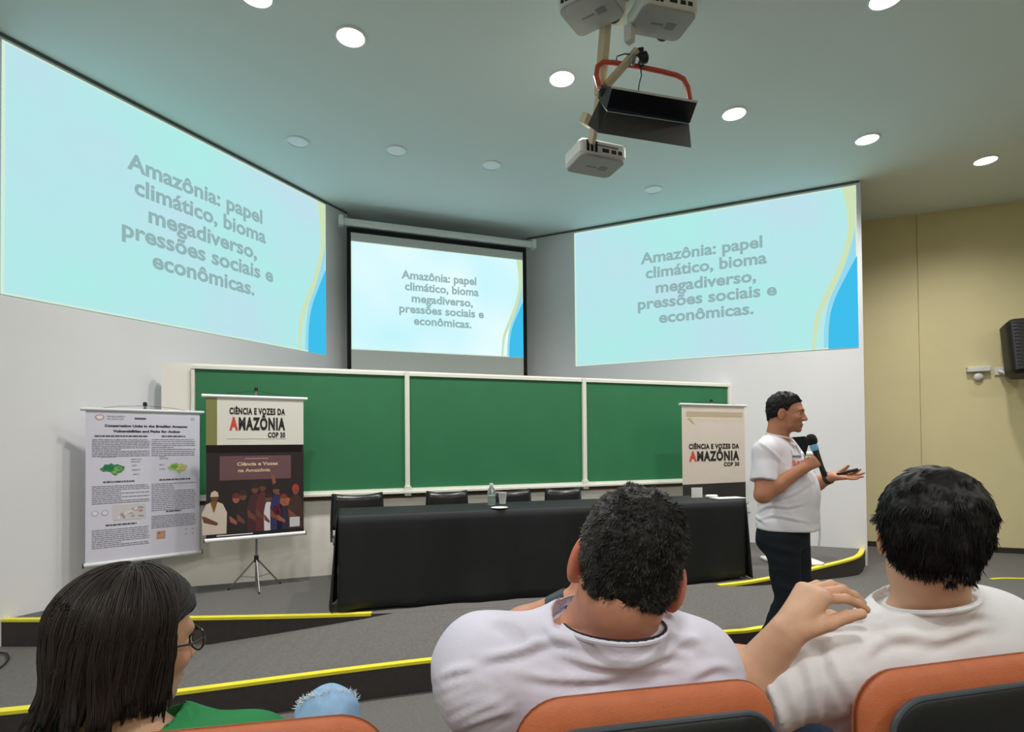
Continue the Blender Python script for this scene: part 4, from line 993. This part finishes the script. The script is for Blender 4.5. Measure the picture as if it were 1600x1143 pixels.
# ---- the presenter
O3 = A3(atd(1222, 692, 3.55)[0], 3.55, 0); F3, L3 = N_((.79, -.62, 0)), N_((.62, .79, 0))
def W3(x, y, z): return O3+F3*x+L3*y+A3(0, 0, z)
def D3(x, y, z): return N_(F3*x+L3*y+A3(0, 0, z))
J = dict(pel=W3(.0, 0, .95), neck=W3(-.03, 0, 1.475), shL=W3(-.035, .185, 1.395), shR=W3(-.055, -.185, 1.395), elL=W3(.10, .27, 1.165), wrL=W3(.235, .20, 1.235),
         elR=W3(-.05, -.265, 1.145), wrR=W3(.145, -.15, 1.30), hipL=W3(.02, .095, .88), hipR=W3(.005, -.09, .88), knL=W3(.07, .09, .50), knR=W3(.04, -.09, .50),
         anL=W3(-.02, .10, .10), anR=W3(-.13, -.09, .10), floor=0.0)
hd = Head(W3(.025, 0, 1.638), rot(-2.20, .10, 0), 1.0)
handR = hand(J['wrR'], D3(.80, .25, .50), D3(.15, 1, 0), D3(-.42, 0, .90), curls=[(1.1, 1.3, .8)]*4, spread=.02, thumb=(.9, .9), sc=.95)
handL = hand(J['wrL'], D3(1, -.05, .06), D3(.0, -.25, 1), D3(.1, 1, .3), curls=[(.2, .25, .2), (.05, .15, .15), (-.05, .1, .1), (-.12, .1, .1)], spread=.12, thumb=(.9, .4), sc=.98)
SK1 = (skin_mat('skin_tan', (186, 128, 98)), (186, 128, 98))
lipc = hd.w((0, .10, -.071)); jawc = hd.w((0, .06, -.08))
pr1, body1, R1 = person('presenter in white printed T-shirt and black trousers holding a microphone', J, hd, SK1,
    [(lipc, .026, (150, 78, 72), .9), (jawc, .075, (128, 92, 78), .35), (hd.w((0, .11, -.03)), .03, (200, 118, 96), .5), (hd.w((.09, -.01, 0)), .04, (206, 128, 102), .6)],
    fat=1.04, belly=.085, res=.0055, hands=(handR, handL), ru=(.056, .048), rf=(.047, .032), neck_r=(.062, .070), root=O3, jaw=1.08)
face_bits(hd, pr1)
line1 = hair_region(hd, back=-.075, front=.078)
short_hair(hd, pr1, ((24, 20, 20), (60, 54, 52)), line1, thick=.007, num=9000, length=.012, width=.0009, curl=.3, up=.5)
P, R = torso_prims(J, .012, .085, 1.04)
P += [cone(W3(.03, 0, 1.10), W3(.018, 0, .915), .170, .178, .04, squash=(L3, 1.05)), cone(J['shR'], J['shR']*.30+J['elR']*.70, .068, .078, .035, cut=-.004), cone(J['shL'], J['shL']*.30+J['elL']*.70, .068, .078, .035, cut=-.004)]
nk = W3(.0, 0, 1.50); P += [cut(lambda P: .922-P[..., 2], .004), Prim(lambda P: np.sqrt(((P-nk)@F3/1.15)**2+((P-nk)@L3)**2+((P[..., 2]-1.50)/1.0)**2)-.088, nk-.12, nk+.12, .006, '-')]
WHT = cloth_mat('white_cotton', (232, 230, 238))
def wr3(V):
    q = (V-O3); low = np.clip((1.22-V[:, 2])/.25, 0, 1); a = np.clip(1-np.abs(V[:, 2]-1.0)/.09, 0, 1)
    f_ = folds(np.c_[q@F3, q@L3, q[:, 2]+(q@F3)*.25], [[3.5, 0, 0], [0, 3.5, 0], [0, 0, 19]], 3, .0100)*low+folds(np.c_[q@F3, q@L3, q[:, 2]+(q@F3)*.9], [[5, 0, 2], [0, 5, 2], [3, 0, 11]], 8, .0075)
    return f_*.35+creases(V, LN1, 1040, 580, 2.72, .010, .0075)
LN1 = [((385, 600), (440, 570), (520, 575), (590, 560)), ((380, 640), (450, 612), (540, 625), (610, 640)), (.8, ((390, 560), (450, 545), (540, 520), (620, 470))), ((375, 610), (400, 625), (430, 650)), (.8, ((440, 500), (520, 500), (590, 455))), (.7, ((400, 300), (440, 330), (500, 390))), (.7, ((520, 420), (570, 430), (615, 470)))]
garment('shirt', P, .006, WHT, pr1, wr3)
MB().tube([nk+(F3*math.cos(a)*1.12+L3*math.sin(a))*.084+A3(0, 0, -.006-.022*math.cos(a)-.0) for a in np.linspace(0, 2*math.pi, 28)], .0045, 6, cap=False).build('collar', WHT, pr1, True)
# dark triangle of the inner collar at the throat
INN = cloth_mat('black_knit', (26, 30, 32)); c0 = W3(.055, -.05, 1.468)
inner = MB(); inner.slab([W3(.075, -.09, 1.485), W3(.150, -.10, 1.490), W3(.168, -.105, 1.44), W3(.150, -.10, 1.372), W3(.115, -.096, 1.43)], .004); inner.build('inner_collar', INN, pr1, bevel=.002)
# red and grey print on the chest
pt = MB()
def chest(u, v):                                       # point on the shirt front by side angle and height
    d = N_(F3*math.cos(u)-L3*math.sin(u)); p = W3(.0, 0, v); s = 0.0
    lo_b, hi_b = .02, .34
    for _ in range(22):
        s = (lo_b+hi_b)/2
        if field(P, (p+d*s)[None])[0] < 0: lo_b = s
        else: hi_b = s
    return p+d*(s+.008)
for (z0, z1, u0, u1, mi) in ((1.375, 1.365, .35, .95, 0), (1.345, 1.318, .42, .58, 1), (1.345, 1.318, .64, .80, 1), (1.345, 1.318, .86, 1.0, 1), (1.300, 1.292, .45, .9, 0)):
    n = 5; V = [chest(u0+(u1-u0)*i/n, z) for z in (z0, z1) for i in range(n+1)]
    pt.add(V, [(i, i+1, n+2+i, n+1+i) for i in range(n)], mi)
pt.build('shirt_print', [mat('print_grey', (110, 106, 108), .8), mat('print_red', (214, 120, 116), .8)], pr1)
P = [ell(J['pel']+A3(0, 0, -.06), (.178, .142, .14), R, .05), ell(W3(-.06, 0, .86), (.15, .09, .11), R, .05)]+leg_prims(J, 'L', .014)+leg_prims(J, 'R', .014)
P += [cut(lambda P: P[..., 2]-.965, .004), cut(lambda P: .05-P[..., 2], .004)]
TRO = mat('black_trousers', (24, 30, 38), .8, noise=.12, nscale=30, bump=.25, bscale=300, spec=.25)
garment('trousers', P, .0065, TRO, pr1, lambda V: folds((V-O3), [[5, 0, 3], [0, 5, 3], [4, 0, 13]], 21, .0055))
SHOE = mat('dark_leather', (38, 34, 34), .4)
shoe(J, 'L', pr1, SHOE, F3); shoe(J, 'R', pr1, SHOE, D3(.9, -.3, 0))
wd = N_(J['wrL']-J['elL'])
MB().tube([J['wrL']-wd*.034, J['wrL']-wd*.010], .0385, 20).build('watch_strap', M_BLACK(), pr1, True)
settle(pr1)
mc = W3(.215, -.105, 1.37); ma = D3(-.30, .0, .95)
t = thing('microphone', 'black handheld microphone with a pale blue ring in the presenter\'s right hand', 'microphone', frame(mc-ma*.115, D3(0, 1, 0), ma))
MB().lathe([(.012, -.01), (.016, 0), (.014, .05), (.0165, .13), (.019, .155)], n=18).build('handle', M_BLACK(), t, True)
MB().lathe([(.0195, .150), (.0215, .156), (.0215, .182), (.0195, .188)], n=18).build('ring', mat('pale_blue_ring', (112, 176, 214), .4), t, True)
MB().lathe([(.019, .186), (.028, .196), (.031, .215), (.028, .236), (.016, .249), (.004, .252)], n=18).build('foam_windscreen', mat('foam_black', (20, 20, 20), .95, bump=.5, bscale=600), t, True)
cl = J['wrL']+D3(1, 0, .1)*.09+A3(0, 0, .024)
t = thing('clicker', 'small black slide clicker lying across the presenter\'s open left palm', 'remote', frame(cl, D3(1, .2, .30), (0, 0, 1)))
MB().rbox(0, 0, .12, .028, -.008, .010, .008).build('case', M_BLACK(), t, True); MB().rbox(.01, 0, .022, .014, .010, .0125, .004).build('button', mat('button_grey', (90, 90, 94), .5), t)

# ---- the grey-haired man in the middle seat
J = dict(shL=atd(756, 1032, 1.0), shR=atd(1085, 1040, 1.08), neck=atd(950, 990, 1.02), pel=A3(.20, 1.14, .66), elL=atd(782, 1000, 1.31), wrL=atd(893, 944, 1.26), elR=atd(1140, 1112, 1.22),
         wrR=atd(1160, 1040, 1.40), hipL=A3(.11, 1.20, .64), hipR=A3(.30, 1.22, .64), knL=A3(.06, 1.62, .62), knR=atd(1118, 1062, 1.52), anL=A3(.05, 1.60, .20), anR=A3(.20, 1.70, .66), floor=.12)
hd = Head(atd(980, 884, .98), rot(-.14, .06, .27), 1.04)
handL = hand(J['wrL'], N_((.8, -.1, .35)), N_((0, -.9, .4)), N_((-.2, .3, 1)), curl=(.5, .6, .4), sc=1)
handR = hand(J['wrR'], N_((.25, .7, .1)), N_((0, 0, -1)), N_((-1, .2, 0)), curl=(.4, .4, .3), sc=1)
SK2 = (skin_mat('skin_ruddy', (204, 146, 120)), (204, 146, 120))
rt = A3(.2, 1.1, .12)
pr2, body2, R2 = person('seated man with short greying hair in a white T-shirt, seen from behind in the middle', J, hd, SK2,
    [(hd.w((-.09, -.01, 0)), .05, (214, 96, 76), .8), (hd.w((.09, -.01, -.01)), .055, (206, 104, 84), .7), (hd.w((0, -.07, -.09)), (.09, .09, .05), (190, 122, 98), .5)],
    fat=1.1, res=.0048, hands=(handL, handR), ear=1.25, neck_r=(.070, .082), ru=(.055, .046), rf=(.046, .034), root=rt, flare=.55, jaw=1.05)
face_bits(hd, pr2)
def nape(q): return np.interp(q[..., 1], [-.14, -.085, -.06, -.04, -.02, .0, .03, .07, .1], [-.034, -.046, -.040, -.020, .030, .034, .02, .07, .08])-.006*np.clip(1-np.abs(q[..., 0])/.05, 0, 1)
short_hair(hd, pr2, ((20, 17, 17), (128, 124, 120)), nape, thick=.008, num=30000, length=.013, curl=.55, up=.40, width=.0006, seed=5, crown=(.012, -.045, .115), lump=.004,
           greyside=lambda q: np.clip((np.abs(q[..., 0])-.052)*14, 0, .75)*np.clip((q[..., 2]+.04)*20, .25, 1)+np.clip(1-np.linalg.norm(q-A3(.015, -.055, .115), axis=-1)/.03, 0, 1)*.5)
CUFF = []
def shirt_seated(J, R, name, parent, m, wr, extra=(), cuts=(-.004, -.004), col_h=.035, tilt=.45, g=.014, fat=1.1, rs=(.072, .080), nk_r=.084, frac=(.65, .65), res=.0055, collar_m=None, belly=0, hem=.62):
    P, _ = torso_prims(J, g, belly, fat)
    fx, fy, fz = R[:, 0], R[:, 1], R[:, 2]
    P += list(extra)
    for s, f_, ct in zip('LR', frac, cuts): P += [cone(J['sh'+s], J['sh'+s]*(1-f_)+J['el'+s]*f_, rs[0], rs[1], .05, cut=ct)]
    u = N_(hd.w((0, -.030, -.055))-J['neck']); yf = N_(fy-u*(fy@u)); xf_ = np.cross(yf, u)
    c = J['neck']+u*col_h; nn_ = N_(A3(0, 0, 1)+u*.3+yf*tilt)           # cloth rises round the neck and ends in a rib
    P += [cone(J['neck']-u*.03, c+u*.01, nk_r+.020, nk_r+.002, .05), cut(lambda P: hem-P[..., 2], .006)]
    def hole(P):
        q = P-c; h = q@u; return np.maximum(np.sqrt(np.maximum((q*q).sum(-1)-h*h, 0))-nk_r-.020, -(q@nn_))
    P += [Prim(hole, c-.16, c+.16, .004, '-')]
    o = garment(name, P, res, m, parent, wr); CUFF[:] = [c, u, xf_, yf, nn_]
    ring = []
    for a in np.linspace(0, 2*math.pi, 41):
        q = c+(xf_*math.cos(a)+yf*math.sin(a))*(nk_r-.001); ring.append(q-u*(((q-c)@nn_)/(u@nn_)+.001))
    MB().tube(ring, .0055, 8, cap=False).build('collar', collar_m or m, parent, True)
    return P
LN2 = [((200, 810), (330, 790), (470, 745), (600, 725)), ((520, 775), (700, 835), (860, 840), (1010, 800), (1150, 790)), (.8, ((370, 880), (560, 905), (760, 895), (960, 860), (1080, 850))),
       ((25, 905), (90, 870), (190, 850)), ((20, 960), (100, 920), (210, 890)), ((30, 1010), (110, 965), (230, 925)), ((40, 1055), (120, 1010), (240, 970)), ((55, 1100), (150, 1050), (290, 1000)), ((70, 1135), (180, 1090), (330, 1040)),
       (.7, ((480, 665), (540, 720), (660, 760))), (.7, ((1000, 700), (1080, 720), (1200, 790))), (.8, ((1010, 770), (1110, 740), (1180, 735))), (.7, ((1120, 900), (1230, 850), (1320, 860))), (.6, ((250, 640), (330, 660), (400, 720)))]
def wr2(V):
    q = V-A3(.15, 1.0, 1.1); return creases(V, LN2, 680, 740, 2.836, .0085, .0090)+folds(np.c_[q@R2[:, 0], q@R2[:, 1], q@R2[:, 2]], [[5, 0, 2], [0, 6, 0], [2, 0, 9]], 31, .0022)
P2 = shirt_seated(J, R2, 'shirt', pr2, cloth_mat('white_cotton_cool', (222, 221, 238)), wr2, nk_r=.086, col_h=.036, rs=(.070, .058), fat=1.10, frac=(.5, .62), cuts=(None, -.004), extra=[cone(J['shL']+A3(-.005, -.01, -.05), J['pel']+A3(-.13, 0, .10), .072, .085, .07), cone(J['shR']+A3(-.01, -.01, -.05), J['pel']+A3(.13, 0, .10), .070, .085, .07)], collar_m=cloth_mat('collar_cool', (222, 220, 236)))
c_, u_, x_, y_, n_ = CUFF; cc = []
for a in np.linspace(0, 2*math.pi, 40):
    q = c_+u_*.005+(x_*math.cos(a)+y_*math.sin(a))*.0830; cc.append(q-u_*(((q-c_)@n_)/(u_@n_)-.005))
MB().tube(cc, .0028, 8, cap=False).build('neck_cord', mat('black_cord', (24, 20, 26), .8), pr2, True)
JN = DENIM('blue_denim', (84, 128, 190))
P = [ell(J['pel'], (.19, .16, .13), None, .05)]+leg_prims(J, 'L', .012)+leg_prims(J, 'R', .012)
garment('jeans', P, .008, JN, pr2, lambda V: folds(V, [[7, 0, 2], [0, 7, 2], [3, 0, 12]], 41, .006))
shoe(J, 'L', pr2, SHOE, (0, 1, 0)); 
wd = N_(J['wrL']-J['elL']); MB().tube([J['wrL']-wd*.045, J['wrL']-wd*.0], .0395, 24).build('watch_band', mat('slate_band', (48, 58, 66), .5), pr2, True)
settle(pr2)

# ---- the dark-haired man at the right
J = dict(shL=atd(1300, 1045, 1.12), shR=atd(1612, 1025, 1.27), neck=atd(1452, 960, 1.19), pel=A3(.92, 1.30, .66), elL=atd(1140, 1098, 1.12), wrL=atd(1228, 990, 1.08), elR=atd(1570, 1120, 1.42),
         wrR=atd(1356, 1000, 1.22), hipL=A3(.84, 1.38, .64), hipR=A3(1.02, 1.42, .64), knL=A3(.86, 1.80, .64), knR=A3(1.14, 1.86, .64), anL=A3(.88, 1.84, .20), anR=A3(1.16, 1.92, .20), floor=.12)
hd = Head(atd(1450, 838, 1.14), rot(-.40, .10, .10), 1.01)
# the hand hangs from the wrist: knuckles up, fingers bent down to the right, thumb on the near side
handL = hand(J['wrL'], N_((.60, .10, .78)), N_((.78, .15, -.62)), N_((.25, -1, .0)), curls=[(.95, .35, .2), (.85, .45, .3), (.75, .5, .35), (.7, .55, .4)], spread=.02, thumb=(1.0, .42), sc=1.12)
handR = hand(J['wrR'], N_((-.78, -.15, .50)), N_((-.5, .1, -.85)), N_((.1, 1, .1)), curls=[(.5, .7, .5)]*4, spread=.03, thumb=(.6, .3), sc=1.0)
SK3 = (skin_mat('skin_light', (214, 170, 140)), (214, 170, 140)); rt = A3(.9, 1.3, .12)
pr3, body3, R3 = person('seated man with thick black hair in a plain white T-shirt, at the right', J, hd, SK3,
    [(hd.w((-.09, -.01, 0)), .05, (206, 120, 96), .6), (hd.w((.09, -.01, -.01)), .05, (206, 120, 96), .6), (J['wrL']+A3(.10, .0, .04), .05, (206, 146, 120), .5), (J['wrR']+A3(-.1, 0, .03), .08, (206, 138, 112), .6)],
    fat=1.05, res=.0045, hands=(handL, handR), neck_r=(.062, .070), ru=(.050, .046), rf=(.046, .033), root=rt, flare=.45)
face_bits(hd, pr3)
GL = mat('dark_spectacle_frame', (34, 26, 24), .3)
def spectacles(h, parent, rw=.021, rh=.017):
    b = MB()
    for x in (-1, 1):
        ring = [h.w((x*.032+rw*math.cos(a), .108-.004*abs(math.cos(a)), -.002+rh*math.sin(a))) for a in np.linspace(0, 2*math.pi, 20)]
        b.tube(ring, .0016, 6, cap=False); b.tube([h.w((x*.053, .103, .004)), h.w((x*.076, .07, .004)), h.w((x*.082, .0, .004)), h.w((x*.084, -.012, -.012))], .0018, 6)
    b.tube([h.w((-.011, .108, .002)), h.w((0, .111, .005)), h.w((.011, .108, .002))], .0015, 6)
    o = b.build('spectacles', GL, parent, True)
    for x in (-1, 1):
        V = [h.w((x*.032+rw*math.cos(a), .108, -.002+rh*math.sin(a))) for a in np.linspace(0, 2*math.pi, 17)[:-1]]
        MB().slab(V, .001).build('lens', mat('clear_lens', (235, 240, 240), .05, trans=.95), o)
spectacles(hd, pr3)
def nape3(q): return np.interp(q[..., 1], [-.14, -.085, -.06, -.04, -.02, .0, .03, .07, .1], [-.050, -.062, -.056, -.035, .020, .026, .02, .07, .08])+.008*vnoise(q*60, 3)
short_hair(hd, pr3, ((17, 14, 15), (52, 44, 44)), nape3, thick=.013, num=24000, length=.030, curl=.18, up=.16, width=.0008, seed=8, crown=(.012, -.050, .125), lump=.0025, down=.25,
           extra=[hd.E((0, -.058, .045), (.080, .060, .082), k=.03)])
LN3 = [((480, 775), (520, 850), (555, 930), (590, 1010)), (.8, ((400, 730), (470, 775), (560, 800))), ((400, 840), (430, 930), (450, 1030), (455, 1120)), ((330, 900), (350, 980), (380, 1080)), (.8, ((520, 880), (520, 960), (530, 1060))),
       ((640, 830), (720, 775), (820, 755), (960, 765)), (.8, ((860, 790), (980, 760), (1100, 720), (1190, 715))), (.8, ((1000, 690), (1080, 660), (1180, 680))), ((430, 1130), (520, 1085), (590, 1050)), (.7, ((700, 700), (760, 740), (860, 760))), (.6, ((260, 880), (300, 920), (310, 980)))]
def wr3b(V):
    q = V-A3(.9, 1.2, 1.05); return creases(V, LN3, 1100, 700, 2.58, .011, .0060)+folds(np.c_[q@R3[:, 0], q@R3[:, 1], q@R3[:, 2]], [[6, 0, 3], [0, 6, 0], [2, 0, 8]], 51, .0022)
P3 = shirt_seated(J, R3, 'shirt', pr3, cloth_mat('white_cotton_warm', (230, 231, 234)), wr3b, nk_r=.078, col_h=.045, rs=(.062, .080), frac=(.74, .6), fat=1.04)
P = [ell(J['pel'], (.18, .16, .13), None, .05)]+leg_prims(J, 'L', .012)+leg_prims(J, 'R', .012)
garment('trousers', P, .008, DENIM('dark_denim', (44, 52, 72)), pr3)
shoe(J, 'L', pr3, SHOE, (0, 1, 0)); shoe(J, 'R', pr3, SHOE, (0, 1, 0)); settle(pr3)

# ---- the woman at the left
J = dict(shL=atd(92, 1215, .84), shR=atd(388, 1196, .90), neck=atd(226, 1195, .90), pel=A3(-.44, 1.02, .66), elL=A3(-.74, .98, .78), wrL=A3(-.52, 1.16, .74), elR=A3(-.34, 1.02, .80),
         wrR=A3(-.40, 1.22, .78), hipL=A3(-.53, 1.10, .64), hipR=A3(-.36, 1.12, .64), knL=A3(-.56, 1.46, .66), knR=atd(512, 1122, 1.30), anL=A3(-.55, 1.52, .20), anR=A3(-.58, 1.62, .44), floor=.12)
hd = Head(atd(199, 1004, .92), rot(-.54, .14, .05), .93)
SK4 = (skin_mat('skin_olive', (206, 160, 128)), (206, 160, 128)); rt = A3(-.45, 1.02, .12)
hl = hand(J['wrL'], N_((.6, .6, 0)), N_((0, 0, -1)), N_((.6, -.6, 0)), curl=(.3, .3, .2), sc=.9); hr = hand(J['wrR'], N_((-.3, .9, 0)), N_((0, 0, -1)), N_((-.9, -.3, 0)), curl=(.3, .3, .2), sc=.9)
pr4, body4, R4 = person('seated person with a dark chin-length bob, glasses and a green T-shirt, at the left', J, hd, SK4,
    [(hd.w((0, .10, -.071)), .024, (176, 92, 86), .8), (hd.w((.05, .07, -.03)), .04, (216, 150, 124), .5)], fat=.88, res=.0055, hands=(hl, hr), ru=(.042, .037), rf=(.036, .025), neck_r=(.046, .054), root=rt, ear=.8, flare=.1)
face_bits(hd, pr4); spectacles(hd, pr4, .023, .019)
GRN = cloth_mat('green_cotton', (44, 128, 74))
shirt_seated(J, R4, 'shirt', pr4, GRN, lambda V: folds(V, [[6, 2, 2], [2, 6, 0], [3, 0, 15]], 61, .005), nk_r=.062, col_h=.05, rs=(.056, .066), fat=.92, g=.012)
LD = DENIM('light_denim', (150, 186, 222))
P = [ell(J['pel'], (.17, .14, .12), None, .05)]+leg_prims(J, 'L', .006)+leg_prims(J, 'R', .006)
jn = garment('jeans', P, .008, LD, pr4, lambda V: folds(V, [[8, 0, 2], [0, 8, 2], [3, 0, 14]], 71, .006))
kn = J['knR']; rg = np.random.default_rng(4); a = rg.uniform(-1.2, 1.6, 90); rr = np.c_[np.cos(a)*.0, np.zeros(90), np.zeros(90)]
ax_ = N_(J['knR']-J['hipR']); e1 = N_(np.cross(ax_, A3(0, 0, 1))); e2 = np.cross(e1, ax_)
an_ = rg.uniform(0, math.pi, 110); roots = kn+ax_*.028+(e1*np.cos(an_)[:, None]+e2*np.sin(an_)[:, None])*.062
SV, SQ, tt = strands('x', roots, (ax_*.6+(e1*np.cos(an_)[:, None]+e2*np.sin(an_)[:, None])*.6+rg.normal(0, .4, (110, 3))), None, None, .018, .0009, 3)
fr = fastmesh('frayed_edge', SV, SQ, mat('denim_fray', (222, 232, 240), .9), pr4)
shoe(J, 'L', pr4, mat('white_shoe', (220, 220, 218), .6), (0, 1, 0)); shoe(J, 'R', pr4, mat('white_shoe', (220, 220, 218), .6), (-.6, .8, 0))
# bob haircut: long strands that fall over the skull and hang, gathered in locks
def nape4(q): return np.interp(q[..., 1], [-.14, -.05, .0, .02, .04, .06, .12], [-.07, -.055, -.01, .03, .08, .13, .3])
V, Q, n = hair_cap(hd, .011, nape4, .001, 3)
rg = np.random.default_rng(12); num = 9000; Pn, nn = sample(V, Q, n, num, rg, ok=lambda P: hd.l(P)[:, 2] > .052); num = len(Pn)
NCL = 260; cc = Pn[rg.integers(0, num, NCL)]; ci = np.argmin(((Pn[:, None, :]-cc[None])**2).sum(-1), 1)
cr = rg.normal(0, 1, (NCL, 3)); clen = rg.uniform(.86, 1.10, NCL)
ql = hd.l(Pn); seg = 22
R_ = hd.R; downl = R_.T@A3(0, 0, -1)
part = np.stack([np.sign(ql[:, 0]+.012)*1.0, np.where(ql[:, 1] > 0, .10, -.8), np.zeros(num)], -1)
el_c, el_r = A3(0, -.012, .038), A3(.093, .113, .098)

el_c, el_r = A3(0, -.012, .036), A3(.092, .112, .099)
e = (ql-el_c)/el_r; th0 = np.arctan2(np.linalg.norm(e[:, :2], axis=1), e[:, 2]); phi0 = np.arctan2(e[:, 1], e[:, 0])
right = ql[:, 0] > -.012
phir = np.clip(np.where(phi0 > math.pi*.75, math.pi/2, phi0), -1.75, .36)
pl = np.where(phi0 < 0, phi0+2*math.pi, phi0); phil = np.clip(pl, math.pi-.62, 4.89)
phi1 = np.where(right, phir, phil); phis = np.where(right, np.where(phi0 > math.pi*.75, math.pi/2, phi0), pl)
lay = rg.uniform(.985, 1.045, num)+.012*cr[ci, 0]-.05*np.clip(-np.cos(phi1), 0, 1); zend = -.082-.012*cr[ci, 2]-rg.uniform(0, .014, num)-.012*(np.sin(phi1) < -.5)
path = np.zeros((num, seg+1, 3)); nt = 11; fl = (.005+.012*np.clip(-np.sin(phi1), 0, 1)+.008*np.clip(-np.cos(phi1), 0, 1))*np.clip(1+.6*cr[ci, 1], .2, 1.9)
for k in range(seg+1):
    if k <= nt:
        s_ = k/nt; th = th0+(math.pi/2-th0)*s_; ph = phis+(phi1-phis)*min(1, s_*1.6)
        z_ = el_c[2]+el_r[2]*np.cos(th)*lay; rad = np.sin(th)*(lay*min(1, .97+.03*k))
    else:
        s_ = (k-nt)/(seg-nt); z_ = el_c[2]*(1-s_)+zend*s_; rad = lay*np.interp(s_, [0, .35, .7, 1], [1, 1.02, .97, .92])*(1-.24*s_*np.clip(-np.cos(phi1), 0, 1)-.14*s_*np.clip(-np.sin(phi1), 0, 1)); ph = phi1+cr[ci, 1]*.07*s_+.03*np.sin(s_*5+cr[ci, 0]*3)
    f_ = np.clip((k-seg*.70)/(seg*.30), 0, 1)**2*fl
    path[:, k, 0] = el_c[0]+(el_r[0]*rad+f_)*np.cos(ph); path[:, k, 1] = el_c[1]+(el_r[1]*rad+f_)*np.sin(ph); path[:, k, 2] = z_
d = path[:, 1]-path[:, 0]
# gather into locks towards the ends
for c_i in range(NCL):
    m_ = ci == c_i
    if m_.sum() < 2: continue
    mean = path[m_].mean(0); wgt = (np.linspace(0, 1, seg+1)**1.6*.55)[None, :, None]; path[m_] = path[m_]*(1-wgt)+mean[None]*wgt
PW = hd.c+np.einsum('ij,nkj->nki', R_, path*hd.sc)
c0, c1 = lin((22, 19, 19)), lin((74, 64, 60)); g = np.clip(rg.normal(.2, .16, num)+.10*cr[ci, 0], 0, 1)[:, None]
SV, SQ, tt = strands('x', Pn, None if False else d, None, None, .1, .0010, seg, tint=c0*(1-g)+c1*g, path=PW)
ct = np.tile(np.r_[c0*.8, 1], (len(V), 1))
fastmesh('hair', np.r_[V, SV], np.r_[Q, SQ+len(V)], mat('hair_strands', (30, 26, 24), .5, attr=True, spec=.28), pr4, tint=np.r_[ct, tt])
settle(pr4)
